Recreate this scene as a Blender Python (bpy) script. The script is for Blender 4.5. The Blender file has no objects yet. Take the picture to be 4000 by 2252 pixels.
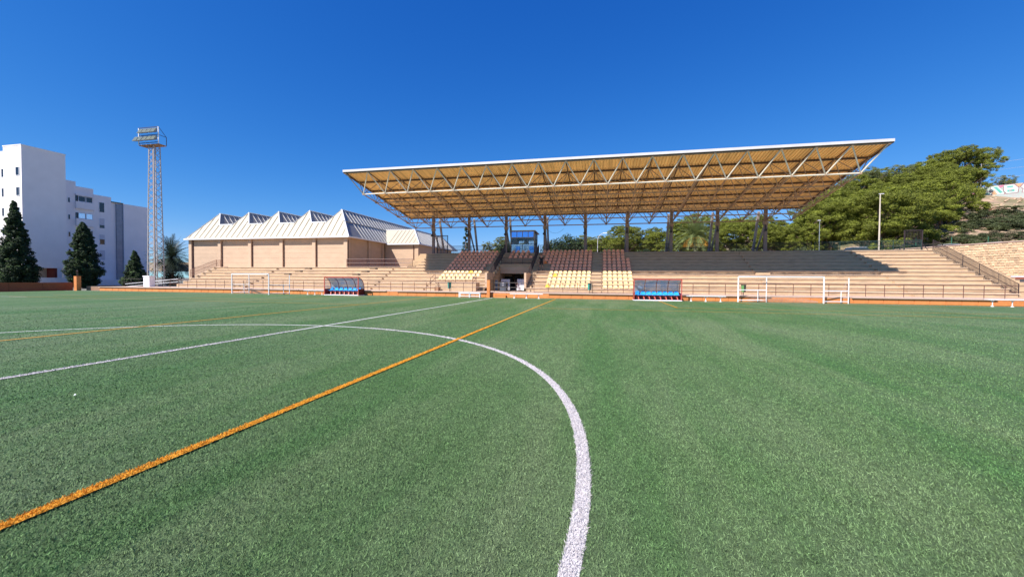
import bpy, math, random
import numpy as np
from mathutils import Matrix, Vector
random.seed(4)
R = math.radians
SC = bpy.context.scene
COL = SC.collection

# ------------------------------------------------------------------ camera
cam_d = bpy.data.cameras.new('camera')
cam = bpy.data.objects.new('camera', cam_d); COL.objects.link(cam)
cam_d.sensor_width = 36.0
cam_d.lens = 36.0 * 1592.9 / 4000.0
cam_d.clip_end = 3000; cam_d.clip_start = 0.05
cr = Vector((0.97647572, 0.21550920, 0.00713795)); cu = Vector((-0.01176551, 0.02019747, 0.99972678)); cw = Vector((-0.21530615, 0.97629291, -0.02225791))
m4 = Matrix((( cr.x, cu.x, -cw.x, 9.2124), (cr.y, cu.y, -cw.y, -3.0485), (cr.z, cu.z, -cw.z, 1.6249), (0, 0, 0, 1)))
cam.matrix_world = m4
SC.camera = cam

# ------------------------------------------------------------------ sky, sun, exposure
SUN_EL, SUN_AZ = 47.0, 37.0            # elevation; travel direction turned from +Y towards +X
world = bpy.data.worlds.new('World'); SC.world = world; world.use_nodes = True
wt = world.node_tree; wt.nodes.clear()
sky = wt.nodes.new('ShaderNodeTexSky'); sky.sky_type = 'NISHITA'; sky.sun_disc = False
sky.sun_elevation = R(SUN_EL); sky.sun_rotation = R(180 + SUN_AZ)
sky.altitude = 1500; sky.air_density = 1.0; sky.dust_density = 0.0; sky.ozone_density = 4.0
hs = wt.nodes.new('ShaderNodeSeparateColor'); hc = wt.nodes.new('ShaderNodeCombineColor')      # the phone camera's deep blue rendering of the clear sky
for ch, (ga, gg) in enumerate(((0.97, 1.86), (0.72, 1.04), (0.955, 0.60))):
    pw = wt.nodes.new('ShaderNodeMath'); pw.operation = 'POWER'; pw.inputs[1].default_value = gg
    ml = wt.nodes.new('ShaderNodeMath'); ml.operation = 'MULTIPLY'; ml.inputs[1].default_value = ga * 0.143**gg / 0.143
    wt.links.new(hs.outputs[ch], pw.inputs[0]); wt.links.new(pw.outputs[0], ml.inputs[0]); wt.links.new(ml.outputs[0], hc.inputs[ch])
bg = wt.nodes.new('ShaderNodeBackground'); bg.inputs['Strength'].default_value = 0.085
wo = wt.nodes.new('ShaderNodeOutputWorld')
lim = wt.nodes.new('ShaderNodeMath'); lim.operation = 'MULTIPLY'; lim.inputs[1].default_value = 0.56
mn = wt.nodes.new('ShaderNodeMath'); mn.operation = 'MINIMUM'      # keeps the haze at the horizon blue-white, never pink
gsrc = hc.inputs[1].links[0].from_socket; rsrc = hc.inputs[0].links[0].from_socket
wt.links.new(gsrc, lim.inputs[0]); wt.links.new(lim.outputs[0], mn.inputs[0]); wt.links.new(rsrc, mn.inputs[1]); wt.links.new(mn.outputs[0], hc.inputs[0])
wt.links.new(sky.outputs[0], hs.inputs[0]); wt.links.new(hc.outputs[0], bg.inputs[0]); wt.links.new(bg.outputs[0], wo.inputs[0])
sd = bpy.data.lights.new('sun', 'SUN'); sun = bpy.data.objects.new('sun', sd); COL.objects.link(sun)
sd.energy = 5.0; sd.angle = R(0.5); sd.color = (1.0, 0.95, 0.88)
trav = Vector((math.sin(R(SUN_AZ)) * math.cos(R(SUN_EL)), math.cos(R(SUN_AZ)) * math.cos(R(SUN_EL)), -math.sin(R(SUN_EL))))
sun.rotation_euler = trav.to_track_quat('-Z', 'Y').to_euler()
sun.location = (0, 0, 60)
SC.view_settings.view_transform = 'Standard'; SC.view_settings.look = 'None'
SC.view_settings.exposure = 0.75; SC.view_settings.gamma = 1.0

# ------------------------------------------------------------------ materials
def mat(name, col, rough=0.8, var=0.12, scale=2.0, stretch=(1, 1, 1), bump=0.0, bscale=30, metal=0.0, spec=0.5,
        obj_rand=0.0, island=0.0, col2=None, mixs=0.0, trans=0.0, dirt=None):
    m = bpy.data.materials.new(name); m.use_nodes = True
    t = m.node_tree; b = t.nodes['Principled BSDF']
    b.inputs['Roughness'].default_value = rough; b.inputs['Metallic'].default_value = metal
    b.inputs['Specular IOR Level'].default_value = spec
    tc = t.nodes.new('ShaderNodeTexCoord'); mp = t.nodes.new('ShaderNodeMapping')
    mp.inputs['Scale'].default_value = stretch
    t.links.new(tc.outputs['Object'], mp.inputs[0])
    n = t.nodes.new('ShaderNodeTexNoise'); n.inputs['Scale'].default_value = scale; n.inputs['Detail'].default_value = 6; n.inputs['Roughness'].default_value = 0.65
    t.links.new(mp.outputs[0], n.inputs['Vector'])
    rp = t.nodes.new('ShaderNodeMapRange'); rp.inputs[1].default_value = 0.3; rp.inputs[2].default_value = 0.7
    rp.inputs[3].default_value = 1 - var; rp.inputs[4].default_value = 1 + var
    t.links.new(n.outputs[0], rp.inputs[0])
    vm = t.nodes.new('ShaderNodeVectorMath'); vm.operation = 'SCALE'
    src = None
    if col2 is not None:
        mx = t.nodes.new('ShaderNodeMix'); mx.data_type = 'RGBA'
        mx.inputs[6].default_value = (*col, 1); mx.inputs[7].default_value = (*col2, 1)
        n2 = t.nodes.new('ShaderNodeTexNoise'); n2.inputs['Scale'].default_value = mixs; n2.inputs['Detail'].default_value = 5
        t.links.new(mp.outputs[0], n2.inputs['Vector'])
        r2 = t.nodes.new('ShaderNodeMapRange'); r2.inputs[1].default_value = 0.42; r2.inputs[2].default_value = 0.62
        t.links.new(n2.outputs[0], r2.inputs[0]); t.links.new(r2.outputs[0], mx.inputs[0])
        t.links.new(mx.outputs[2], vm.inputs[0]); src = mx
    else:
        vm.inputs[0].default_value = col
    val = rp.outputs[0]
    def mul(a, bsock):
        q = t.nodes.new('ShaderNodeMath'); q.operation = 'MULTIPLY'; t.links.new(a, q.inputs[0]); t.links.new(bsock, q.inputs[1]); return q.outputs[0]
    def rand_gain(sock, amt):
        q = t.nodes.new('ShaderNodeMapRange'); q.inputs[3].default_value = 1 - amt; q.inputs[4].default_value = 1 + amt
        t.links.new(sock, q.inputs[0]); return q.outputs[0]
    if obj_rand:
        oi = t.nodes.new('ShaderNodeObjectInfo'); val = mul(val, rand_gain(oi.outputs['Random'], obj_rand))
    if island:
        g = t.nodes.new('ShaderNodeNewGeometry'); val = mul(val, rand_gain(g.outputs['Random Per Island'], island))
    t.links.new(val, vm.inputs['Scale'])
    out = vm.outputs[0]
    if dirt:      # (colour, noise scale xyz, threshold, amount): weather stains with their own shape
        dm = t.nodes.new('ShaderNodeMapping'); dm.inputs['Scale'].default_value = dirt[1]
        t.links.new(tc.outputs['Object'], dm.inputs[0])
        dn = t.nodes.new('ShaderNodeTexNoise'); dn.inputs['Scale'].default_value = 1.0; dn.inputs['Detail'].default_value = 7; dn.inputs['Roughness'].default_value = 0.7
        t.links.new(dm.outputs[0], dn.inputs['Vector'])
        dr = t.nodes.new('ShaderNodeMapRange'); dr.inputs[1].default_value = dirt[2]; dr.inputs[2].default_value = dirt[2] + 0.16; dr.inputs[4].default_value = dirt[3]
        t.links.new(dn.outputs[0], dr.inputs[0])
        dx = t.nodes.new('ShaderNodeMix'); dx.data_type = 'RGBA'; dx.inputs[7].default_value = (*dirt[0], 1)
        t.links.new(out, dx.inputs[6]); t.links.new(dr.outputs[0], dx.inputs[0]); out = dx.outputs[2]
    t.links.new(out, b.inputs['Base Color'])
    if bump:
        bn = t.nodes.new('ShaderNodeTexNoise'); bn.inputs['Scale'].default_value = bscale; bn.inputs['Detail'].default_value = 4
        t.links.new(tc.outputs['Object'], bn.inputs['Vector'])
        bp = t.nodes.new('ShaderNodeBump'); bp.inputs['Strength'].default_value = bump; bp.inputs['Distance'].default_value = 0.05
        t.links.new(bn.outputs[0], bp.inputs['Height']); t.links.new(bp.outputs[0], b.inputs['Normal'])
    if trans:
        tr = t.nodes.new('ShaderNodeBsdfTranslucent'); t.links.new(out, tr.inputs['Color'])
        ms = t.nodes.new('ShaderNodeMixShader'); ms.inputs[0].default_value = trans
        o = t.nodes['Material Output']
        t.links.new(b.outputs[0], ms.inputs[1]); t.links.new(tr.outputs[0], ms.inputs[2]); t.links.new(ms.outputs[0], o.inputs[0])
    return m

def glassy(name, col, alpha, rough=0.08):
    m = bpy.data.materials.new(name); m.use_nodes = True
    t = m.node_tree; b = t.nodes['Principled BSDF']
    n = t.nodes.new('ShaderNodeTexNoise'); n.inputs['Scale'].default_value = 1.5; n.inputs['Detail'].default_value = 5
    tc = t.nodes.new('ShaderNodeTexCoord'); t.links.new(tc.outputs['Object'], n.inputs['Vector'])
    r = t.nodes.new('ShaderNodeMapRange'); r.inputs[1].default_value = .35; r.inputs[2].default_value = .65
    r.inputs[3].default_value = max(0, alpha - .12); r.inputs[4].default_value = min(1, alpha + .12)
    t.links.new(n.outputs[0], r.inputs[0]); t.links.new(r.outputs[0], b.inputs['Alpha'])
    b.inputs['Base Color'].default_value = (*col, 1); b.inputs['Roughness'].default_value = rough
    return m

NOSE = mat('pale_step_edge', (0.60, 0.45, 0.33), 0.9, 0.15, 2.5, (1, 1, 3), 0.2, 25, dirt=((0.23, 0.17, 0.125), (1.2, .7, 7.0), 0.57, 0.7))  # step edges, paler than the risers
CONC = mat('pink_concrete', (0.49, 0.345, 0.215), 0.9, 0.16, 1.3, (1, 1, 3), 0.25, 25, dirt=((0.23, 0.17, 0.125), (0.7, 0.7, 7.0), 0.52, 0.75))
CONC2 = mat('pavement_concrete', (0.50, 0.36, 0.29), 0.9, 0.12, 1.0, bump=0.2)
WALLP = mat('pink_block_wall', (0.53, 0.372, 0.258), 0.9, 0.08, 0.8, (1, 1, 2), 0.15, 30, dirt=((0.40, 0.22, 0.12), (0.25, 0.25, 0.5), 0.66, 0.6))
ORANGE = mat('orange_paint', (0.62, 0.215, 0.062), 0.75, 0.12, 2.5, obj_rand=0.08, bump=0.1, dirt=((0.35, 0.16, 0.06), (2, 2, 5), 0.62, 0.5))
ROOFW = mat('cream_roof_sheet', (0.47, 0.42, 0.32), 0.55, 0.06, 0.7, dirt=((0.45, 0.25, 0.16), (0.3, 0.3, 0.3), 0.64, 0.6), obj_rand=0.03)
WHITE = mat('white_paint', (0.78, 0.78, 0.80), 0.45, 0.05, 3)
WHITEB = mat('white_render', (0.86, 0.80, 0.78), 0.9, 0.04, 0.6, bump=0.1, bscale=8)
STEEL = mat('beige_steel', (0.40, 0.27, 0.18), 0.6, 0.3, 1.5, dirt=((0.12, 0.05, 0.03), (1.5, 1.5, 1.5), 0.52, 0.8))
STEELW = mat('sun_toned_steel', (0.66, 0.60, 0.50), 0.55, 0.1, 2, dirt=((0.30, 0.17, 0.10), (3, 3, 3), 0.64, 0.7))  # same roof steel; sunlight on the front members put into a paler colour
PURL = mat('dark_purlin', (0.10, 0.055, 0.035), 0.7, 0.3, 2)
SHEET = mat('ochre_roof_underside', (0.78, 0.49, 0.18), 0.5, 0.25, 1.0, (3.2, 0.12, 1), trans=0.12, dirt=((0.28, 0.13, 0.05), (2.2, 0.15, 1), 0.58, 0.6))
COLM = mat('grey_column', (0.26, 0.20, 0.18), 0.85, 0.12, 2, bump=0.2)
BRACE = mat('pale_brace', (0.36, 0.31, 0.29), 0.6, 0.1, 2)
BLACKI = mat('dark_iron', (0.035, 0.022, 0.022), 0.5, 0.2, 4)
BROWNI = mat('brown_iron', (0.10, 0.035, 0.03), 0.5, 0.2, 4)
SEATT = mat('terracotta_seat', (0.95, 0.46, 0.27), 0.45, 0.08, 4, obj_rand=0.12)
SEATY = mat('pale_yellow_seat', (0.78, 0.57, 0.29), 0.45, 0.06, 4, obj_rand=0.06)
SEATN = mat('bright_yellow_seat', (0.85, 0.50, 0.03), 0.4, 0.05, 4)
SEATO = mat('orange_seat', (0.85, 0.27, 0.05), 0.4, 0.05, 4)
BLUE = mat('blue_plastic', (0.02, 0.30, 0.75), 0.35, 0.08, 4, obj_rand=0.06)
REDP = mat('red_paint', (0.50, 0.085, 0.055), 0.5, 0.15, 3)
DRED = mat('dark_red_paint', (0.16, 0.012, 0.015), 0.55, 0.15, 3)
DARK = mat('dark_interior', (0.02, 0.017, 0.017), 0.8, 0.2, 3)
PALEP = mat('pale_board', (0.80, 0.76, 0.82), 0.5, 0.05, 3)
TEAL = mat('teal_plastic', (0.03, 0.27, 0.22), 0.5, 0.1, 4)
BARK = mat('bark', (0.16, 0.10, 0.07), 0.95, 0.35, 4, (2, 2, .5), 0.5, 20)
PINE = mat('pine_needles', (0.185, 0.210, 0.022), 0.7, 0.35, 0.55, island=0.4, obj_rand=0.16, trans=0.28)
PINE2 = mat('dull_pine_needles', (0.17, 0.19, 0.06), 0.7, 0.30, 0.55, island=0.35, obj_rand=0.12, trans=0.2)
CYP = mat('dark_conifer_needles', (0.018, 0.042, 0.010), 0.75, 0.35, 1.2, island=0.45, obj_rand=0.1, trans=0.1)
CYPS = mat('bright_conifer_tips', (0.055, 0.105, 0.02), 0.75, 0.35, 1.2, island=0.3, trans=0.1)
PALM = mat('palm_leaf', (0.17, 0.21, 0.07), 0.5, 0.25, 1.0, island=0.3, trans=0.2)
PALMD = mat('dark_palm_leaf', (0.035, 0.055, 0.035), 0.5, 0.25, 1.0, island=0.3, trans=0.15)
PALMY = mat('dry_palm_stalk', (0.70, 0.36, 0.04), 0.6, 0.2, 2)
BUSH = mat('dark_shrub_leaf', (0.030, 0.055, 0.014), 0.6, 0.3, 1.5, island=0.45, trans=0.15)
SHRUB = mat('hill_shrub_leaf', (0.070, 0.088, 0.030), 0.7, 0.3, 1.5, island=0.4, obj_rand=0.25, trans=0.15)
SHRUBD = mat('dry_shrub_leaf', (0.16, 0.13, 0.075), 0.8, 0.3, 1.5, island=0.3, obj_rand=0.15, trans=0.1)
IVY = mat('ivy_leaf', (0.012, 0.020, 0.010), 0.7, 0.3, 1.5, island=0.4)
SOIL = mat('hill_soil', (0.36, 0.24, 0.165), 0.95, 0.3, 0.35, (1, 1, 1), 0.6, 1.6, col2=(0.17, 0.15, 0.075), mixs=0.16)
STONE = mat('ochre_stone', (0.60, 0.43, 0.27), 0.9, 0.15, 3, bump=0.4, bscale=12, obj_rand=0.2)
STONEM = mat('ochre_stone_small', (0.60, 0.43, 0.27), 0.9, 0.15, 3, bump=0.4, bscale=12, island=0.2)
MORTAR = mat('mortar', (0.46, 0.32, 0.20), 0.95, 0.1, 3)
ASPH = mat('asphalt', (0.06, 0.058, 0.056), 0.9, 0.15, 3)
DGREY = mat('dark_grey_panel', (0.07, 0.065, 0.068), 0.6, 0.1, 2)  # plain dark grey for the low panel beyond the yard
GLASSD = mat('dark_window_glass', (0.016, 0.018, 0.028), 0.08, 0.2, 2, spec=0.7)
SHUT = mat('grey_shutter', (0.56, 0.54, 0.58), 0.6, 0.05, 4)
GALV = mat('galvanised_steel', (0.40, 0.36, 0.34), 0.5, 0.15, 3, metal=0.2)
LAMPG = mat('floodlight_glass', (0.09, 0.11, 0.09), 0.35, 0.3, 3, spec=0.5)
RUST = mat('rusty_grating', (0.34, 0.18, 0.10), 0.8, 0.2, 3)
SKIN = mat('skin', (0.42, 0.22, 0.14), 0.6, 0.05, 4)
CLOTH = mat('black_cloth', (0.010, 0.011, 0.016), 0.9, 0.2, 6)
HAIR = mat('dark_hair', (0.012, 0.009, 0.008), 0.7, 0.2, 10)
NETM = mat('net_cord', (0.35, 0.30, 0.28), 0.8, 0.1, 4)
PBLUE = mat('blue_window_pane', (0.16, 0.42, 0.95), 0.12, 0.06, 2, metal=0.75)
PLBLUE = mat('light_blue_panel', (0.70, 0.85, 0.98), 0.15, 0.06, 2, metal=0.6)
GREYB = mat('grey_panel', (0.20, 0.23, 0.26), 0.5, 0.1, 2)
CLEAR = glassy('clear_glass', (0.25, 0.38, 0.48), 0.30)
DUGG = glassy('smoky_polycarbonate', (0.24, 0.33, 0.41), 0.84, 0.2)

# ------------------------------------------------------------------ mesh helpers
class MB:
    def __init__(s): s.v = []; s.f = []
    def add(s, v, f):
        k = len(s.v); s.v += [tuple(p) for p in v]; s.f += [tuple(i + k for i in q) for q in f]; return s
    def box(s, x0, x1, y0, y1, z0, z1):
        return s.add([(x0,y0,z0),(x1,y0,z0),(x1,y1,z0),(x0,y1,z0),(x0,y0,z1),(x1,y0,z1),(x1,y1,z1),(x0,y1,z1)],
                     [(0,3,2,1),(4,5,6,7),(0,1,5,4),(1,2,6,5),(2,3,7,6),(3,0,4,7)])
    def tube(s, a, b, r, n=6, r2=None):
        a = Vector(a); b = Vector(b); d = b - a
        if d.length < 1e-6: return s
        d.normalize(); u = d.orthogonal().normalized(); w = d.cross(u); r2 = r if r2 is None else r2
        v = []
        for i in range(n):
            c, q = math.cos(2*math.pi*i/n), math.sin(2*math.pi*i/n)
            v.append(a + (u*c + w*q)*r)
        for i in range(n):
            c, q = math.cos(2*math.pi*i/n), math.sin(2*math.pi*i/n)
            v.append(b + (u*c + w*q)*r2)
        f = [(i, (i+1) % n, n+(i+1) % n, n+i) for i in range(n)] + [tuple(reversed(range(n))), tuple(range(n, 2*n))]
        return s.add(v, f)
    def bar(s, a, b, w, h, up=(0, 0, 1)):
        a = Vector(a); b = Vector(b); d = (b - a).normalized(); up = Vector(up)
        if abs(d.dot(up)) > 0.98: up = Vector((0, 1, 0))
        x = d.cross(up).normalized() * (w/2); z = x.cross(d).normalized() * (h/2)
        v = [a-x-z, a+x-z, a+x+z, a-x+z, b-x-z, b+x-z, b+x+z, b-x+z]
        return s.add(v, [(0,1,2,3),(7,6,5,4),(0,4,5,1),(1,5,6,2),(2,6,7,3),(3,7,4,0)])
    def prism(s, poly, axis, a0, a1):      # closed polygon swept along an axis
        n = len(poly)
        def P(q, a):
            return {'x': (a, q[0], q[1]), 'y': (q[0], a, q[1]), 'z': (q[0], q[1], a)}[axis]
        v = [P(q, a0) for q in poly] + [P(q, a1) for q in poly]
        f = [(i, (i+1) % n, n+(i+1) % n, n+i) for i in range(n)] + [tuple(reversed(range(n))), tuple(range(n, 2*n))]
        return s.add(v, f)
    def build(s, name, m, parent=None, smooth=False, kind=None):
        me = bpy.data.meshes.new(name)
        off = parent_origin(parent)
        me.from_pydata([(p[0]-off.x, p[1]-off.y, p[2]-off.z) for p in s.v], [], s.f); me.update()
        import bmesh
        bm = bmesh.new(); bm.from_mesh(me); bmesh.ops.recalc_face_normals(bm, faces=bm.faces); bm.to_mesh(me); bm.free()
        if smooth:
            me.polygons.foreach_set('use_smooth', [True]*len(me.polygons))
        return link(name, me, m, parent, kind)
def parent_origin(p):
    o = Vector((0, 0, 0))
    while p is not None:
        o += p.location; p = p.parent
    return o
def link(name, me, m, parent=None, kind=None):
    if m is not None and not me.materials: me.materials.append(m)
    o = bpy.data.objects.new(name, me); COL.objects.link(o)
    if parent is not None: o.parent = parent
    if kind: o['kind'] = kind
    return o
def tag(o, label, cat, group=None, kind=None):
    o['label'] = label; o['category'] = cat
    if group: o['group'] = group
    if kind: o['kind'] = kind
    return o
def thing(name, loc, label, cat, group=None):
    o = bpy.data.objects.new(name, None); COL.objects.link(o); o.location = loc; o.empty_display_size = 0.3
    return tag(o, label, cat, group)
def shared(name, me, parent, loc, rot=(0, 0, 0)):      # a repeat that shares mesh data; loc in world space
    o = bpy.data.objects.new(name, me); COL.objects.link(o); o.parent = parent
    o.location = Vector(loc) - parent_origin(parent); o.rotation_euler = rot
    return o
def mesh_np(name, V, F, m):      # V (n,3), F (k,3) or (k,4) as arrays
    me = bpy.data.meshes.new(name); n = len(V); k, c = F.shape
    me.vertices.add(n); me.vertices.foreach_set('co', np.ascontiguousarray(V, dtype=np.float32).ravel())
    me.loops.add(k*c); me.loops.foreach_set('vertex_index', F.astype(np.int32).ravel())
    me.polygons.add(k); me.polygons.foreach_set('loop_start', np.arange(0, k*c, c, dtype=np.int32))
    me.update(calc_edges=True); me.materials.append(m); return me
def structure(o): o['kind'] = 'structure'; return o

# ------------------------------------------------------------------ ground and pitch
g = MB().add([(-900,-900,-0.12),(900,-900,-0.12),(900,900,-0.12),(-900,900,-0.12)], [(0,1,2,3)]).build('ground', mat('dry_ground', (0.16,0.15,0.12), 0.95, 0.2, 0.2))
structure(g)

def turf_material(name, sheet):
    m = bpy.data.materials.new(name); m.use_nodes = True
    t = m.node_tree; b = t.nodes['Principled BSDF']; L = t.links.new
    geo = t.nodes.new('ShaderNodeNewGeometry')
    def noise(scale, sc, det=5, ro=0.6):
        mp = t.nodes.new('ShaderNodeMapping'); mp.inputs['Scale'].default_value = sc; L(geo.outputs['Position'], mp.inputs[0])
        n = t.nodes.new('ShaderNodeTexNoise'); n.inputs['Scale'].default_value = scale; n.inputs['Detail'].default_value = det; n.inputs['Roughness'].default_value = ro
        L(mp.outputs[0], n.inputs['Vector']); return n.outputs[0]
    def rng(s, a, bb, c, d):
        q = t.nodes.new('ShaderNodeMapRange'); q.inputs[1].default_value = a; q.inputs[2].default_value = bb; q.inputs[3].default_value = c; q.inputs[4].default_value = d
        L(s, q.inputs[0]); return q.outputs[0]
    def mixc(f, a, c):
        q = t.nodes.new('ShaderNodeMix'); q.data_type = 'RGBA'
        L(f, q.inputs[0])
        for k, s in ((6, a), (7, c)):
            if isinstance(s, tuple): q.inputs[k].default_value = (*s, 1)
            else: L(s, q.inputs[k])
        return q.outputs[2]
    streak = noise(1.0, (0.9, 0.09, 1), 4)               # brushed lanes along the pitch width
    patch = noise(0.16, (1, 0.7, 1), 5)
    c = mixc(rng(patch, 0.38, 0.64, 0, 1), (0.060, 0.116, 0.037), (0.094, 0.136, 0.063))
    c = mixc(rng(streak, 0.42, 0.64, 0, 0.6), c, (0.042, 0.108, 0.028))
    c = mixc(rng(noise(1.0, (0.42, 0.07, 1), 6, 0.65), 0.48, 0.66, 0, 0.6), c, (0.125, 0.165, 0.080))
    c = mixc(rng(noise(1.0, (0.11, 0.06, 1), 4), 0.58, 0.74, 0, 0.6), c, (0.026, 0.125, 0.026))
    vm = t.nodes.new('ShaderNodeVectorMath'); vm.operation = 'SCALE'; L(c, vm.inputs[0])
    if sheet:
        fine = noise(55, (1, 1, 1), 6, 0.75)
        mid = noise(6, (1, 1, 1), 6, 0.75)
        q = t.nodes.new('ShaderNodeMath'); q.operation = 'MULTIPLY'
        L(rng(fine, 0.3, 0.7, 0.65, 1.55), q.inputs[0]); L(rng(mid, 0.3, 0.7, 0.70, 1.40), q.inputs[1]); L(q.outputs[0], vm.inputs['Scale'])
        bp = t.nodes.new('ShaderNodeBump'); bp.inputs['Strength'].default_value = 0.8; bp.inputs['Distance'].default_value = 0.03
        L(fine, bp.inputs['Height']); L(bp.outputs[0], b.inputs['Normal'])
    else:
        L(rng(geo.outputs['Random Per Island'], 0, 1, 0.40, 2.6), vm.inputs['Scale'])
    L(vm.outputs[0], b.inputs['Base Color'])
    b.inputs['Roughness'].default_value = 0.62; b.inputs['Specular IOR Level'].default_value = 0.25
    return m
TURF = turf_material('artificial_turf', True)
TURFB = turf_material('artificial_turf_blade', False)
pitch = structure(MB().box(-50.2, 62, -34, 32.1, -0.10, 0.0).build('pitch', TURF))

LW = mat('white_turf_line', (0.60, 0.57, 0.58), 0.8, 0.12, 8, bump=0.6, bscale=60)
LY = mat('yellow_turf_line', (0.60, 0.28, 0.015), 0.8, 0.15, 8, bump=0.6, bscale=60)
LWB = mat('white_line_fibre', (0.53, 0.49, 0.50), 0.8, 0.05, 8, island=0.22)
LYB = mat('yellow_line_fibre', (0.68, 0.30, 0.014), 0.8, 0.05, 8, island=0.3)
CAMX, CAMY = 9.2124, -3.0485
def blades(px, py, wmul=1.0, hmul=1.0, seed=0, z0=0.0):
    """one bent fibre (two triangles) per root point"""
    rs = np.random.RandomState(seed); n = len(px)
    r = np.hypot(px - CAMX, py - CAMY)
    w = 0.0026 * np.maximum(1, r/3.0)**0.68 * wmul * rs.uniform(0.7, 1.3, n)
    L = 0.021 * hmul * rs.uniform(0.6, 1.35, n)
    az = rs.uniform(0, 2*np.pi, n); tilt = rs.uniform(0.35, 1.35, n)
    az = np.where(rs.rand(n) < 0.4, rs.normal(1.9, 0.7, n), az)
    dx, dy = np.cos(az)*np.sin(tilt), np.sin(az)*np.sin(tilt); dz = np.cos(tilt)
    fa = rs.uniform(0, 2*np.pi, n); sx, sy = np.cos(fa)*w/2, np.sin(fa)*w/2
    V = np.empty((n, 4, 3), np.float32)
    V[:,0] = np.stack([px-sx, py-sy, np.full(n, z0)], 1); V[:,1] = np.stack([px+sx, py+sy, np.full(n, z0)], 1)
    V[:,2] = np.stack([px+dx*L*.5+sx, py+dy*L*.5+sy, z0+dz*L*.75], 1)
    V[:,3] = np.stack([px+dx*L, py+dy*L, z0+dz*L*.9+.002], 1)
    k = np.arange(n)*4
    F = np.concatenate([np.stack([k,k+1,k+2],1), np.stack([k,k+2,k+3],1)], 0)
    return V.reshape(-1, 3), F
def line_dist(px, py):
    d = np.abs(np.hypot(px, py) - 9.09)
    d = np.minimum(d, np.abs(px) + 0.0)
    return np.minimum(d, np.minimum(np.abs(px-5.46), np.abs(px+5.34)) + 0.01)
def near_points(n, seed, rmax=17.0, rmin=1.7):
    rs = np.random.RandomState(seed)
    u = rs.rand(n); r0 = 4.0
    a1 = (r0**2 - rmin**2)/2; a2 = r0**2*np.log(rmax/r0); c = a1/(a1+a2)
    r = np.where(u < c, np.sqrt(rmin**2 + u/c*(r0**2-rmin**2)), r0*np.exp((u-c)/(1-c)*np.log(rmax/r0)))
    th = np.arctan2(cw.y, cw.x) + rs.uniform(-R(57), R(57), n)
    return CAMX + r*np.cos(th), CAMY + r*np.sin(th), r
bx, by, br = near_points(960000, 11, rmax=36.0)
keep = (line_dist(bx, by) > 0.052) & (np.random.RandomState(2).rand(len(bx)) < np.clip((36-br)/16, 0, 1)) & (by < 31.9); bx, by = bx[keep], by[keep]
V, F = blades(bx, by, seed=12)
tb = link('turf_blades', mesh_np('turf_blades', V, F, TURFB), None); tag(tb, 'short green artificial grass fibres across the near pitch', 'artificial grass', kind='stuff')

def strip(name, pts, w, m, mb=None, dens=16000, closed=False, z=0.004):
    """a marking: a flat strip plus its own fibres where it passes near the camera"""
    V, F = [], []
    P = [Vector((x, y, 0)) for x, y in pts]; n = len(P)
    rs = np.random.RandomState(len(pts)+int(abs(pts[0][0])*7))
    for i, q in enumerate(P):
        d = ((P[(i+1) % n] if closed or i < n-1 else q) - (P[i-1] if closed or i else q)).normalized()
        s = Vector((-d.y, d.x, 0))*(w/2)
        V += [(q.x-s.x, q.y-s.y, z), (q.x+s.x, q.y+s.y, z)]
    for i in range(n if closed else n-1):
        a, b2 = 2*i, 2*((i+1) % n); F.append((a, b2, b2+1, a+1))
    me = bpy.data.meshes.new(name)
    if mb is not None:
        X, Y = [], []
        for i in range(n if closed else n-1):
            a, c = P[i], P[(i+1) % n]; mid = (a+c)/2; r = math.hypot(mid.x-CAMX, mid.y-CAMY)
            if r > 14: continue
            k = int((c-a).length*w*dens*min(1.0, (4.5/max(r, 1))**1.6))
            t = rs.rand(k); o = rs.uniform(-.52, .52, k)*w
            d = (c-a).normalized()
            X.append(a.x+(c.x-a.x)*t-d.y*o); Y.append(a.y+(c.y-a.y)*t+d.x*o)
        X = np.concatenate(X+[np.zeros(0)]); Y = np.concatenate(Y+[np.zeros(0)])
        bv, bf = blades(X, Y, 1.25, 1.15, 5, z0=z)
        k0 = len(V); V = V + bv.tolist(); F = F + (bf+k0).tolist()
        me.from_pydata(V, [], F); me.materials.append(m); me.materials.append(mb)
        mi = np.zeros(len(me.polygons), np.int32); mi[n if closed else n-1:] = 1; me.polygons.foreach_set('material_index', mi)
    else:
        me.from_pydata(V, [], F); me.materials.append(m)
    me.update(); o = link(name, me, None, pitch); return o
def seg(x0, y0, x1, y1, step=0.4):
    n = max(1, int(math.hypot(x1-x0, y1-y0)/step)); return [(x0+(x1-x0)*i/n, y0+(y1-y0)*i/n) for i in range(n+1)]
strip('white_circle_line', [(9.09*math.cos(a*math.pi/180), 9.09*math.sin(a*math.pi/180)) for a in range(0, 360, 2)], 0.115, LW, LWB, closed=True)
strip('white_halfway_line', seg(0, -30.9, 0, 30.82), 0.11, LW, LWB, z=0.008)
strip('white_touchline', seg(-50, 30.88, 52, 30.88, 5), 0.11, LW, z=0.012)
strip('white_penalty_line', seg(-50, 19.5, -34, 19.5, 4), 0.11, LW, z=0.012)
strip('yellow_touchline', seg(5.46, -30, 5.46, 30.75), 0.095, LY, LYB, z=0.016)
strip('yellow_touchline', seg(-5.34, -30, -5.34, 30.75), 0.095, LY, LYB, z=0.016)
def plain(name, a, b, z=0.02): strip(name, [a, b], 0.08, LY, z=z)
plain('yellow_area_line', (5.5, 19.65), (34, 20.1)); plain('yellow_area_line', (13.6, 22.4), (34, 22.8)); plain('yellow_area_line', (13.56, 30.8), (13.56, 22.4), .024)
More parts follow.
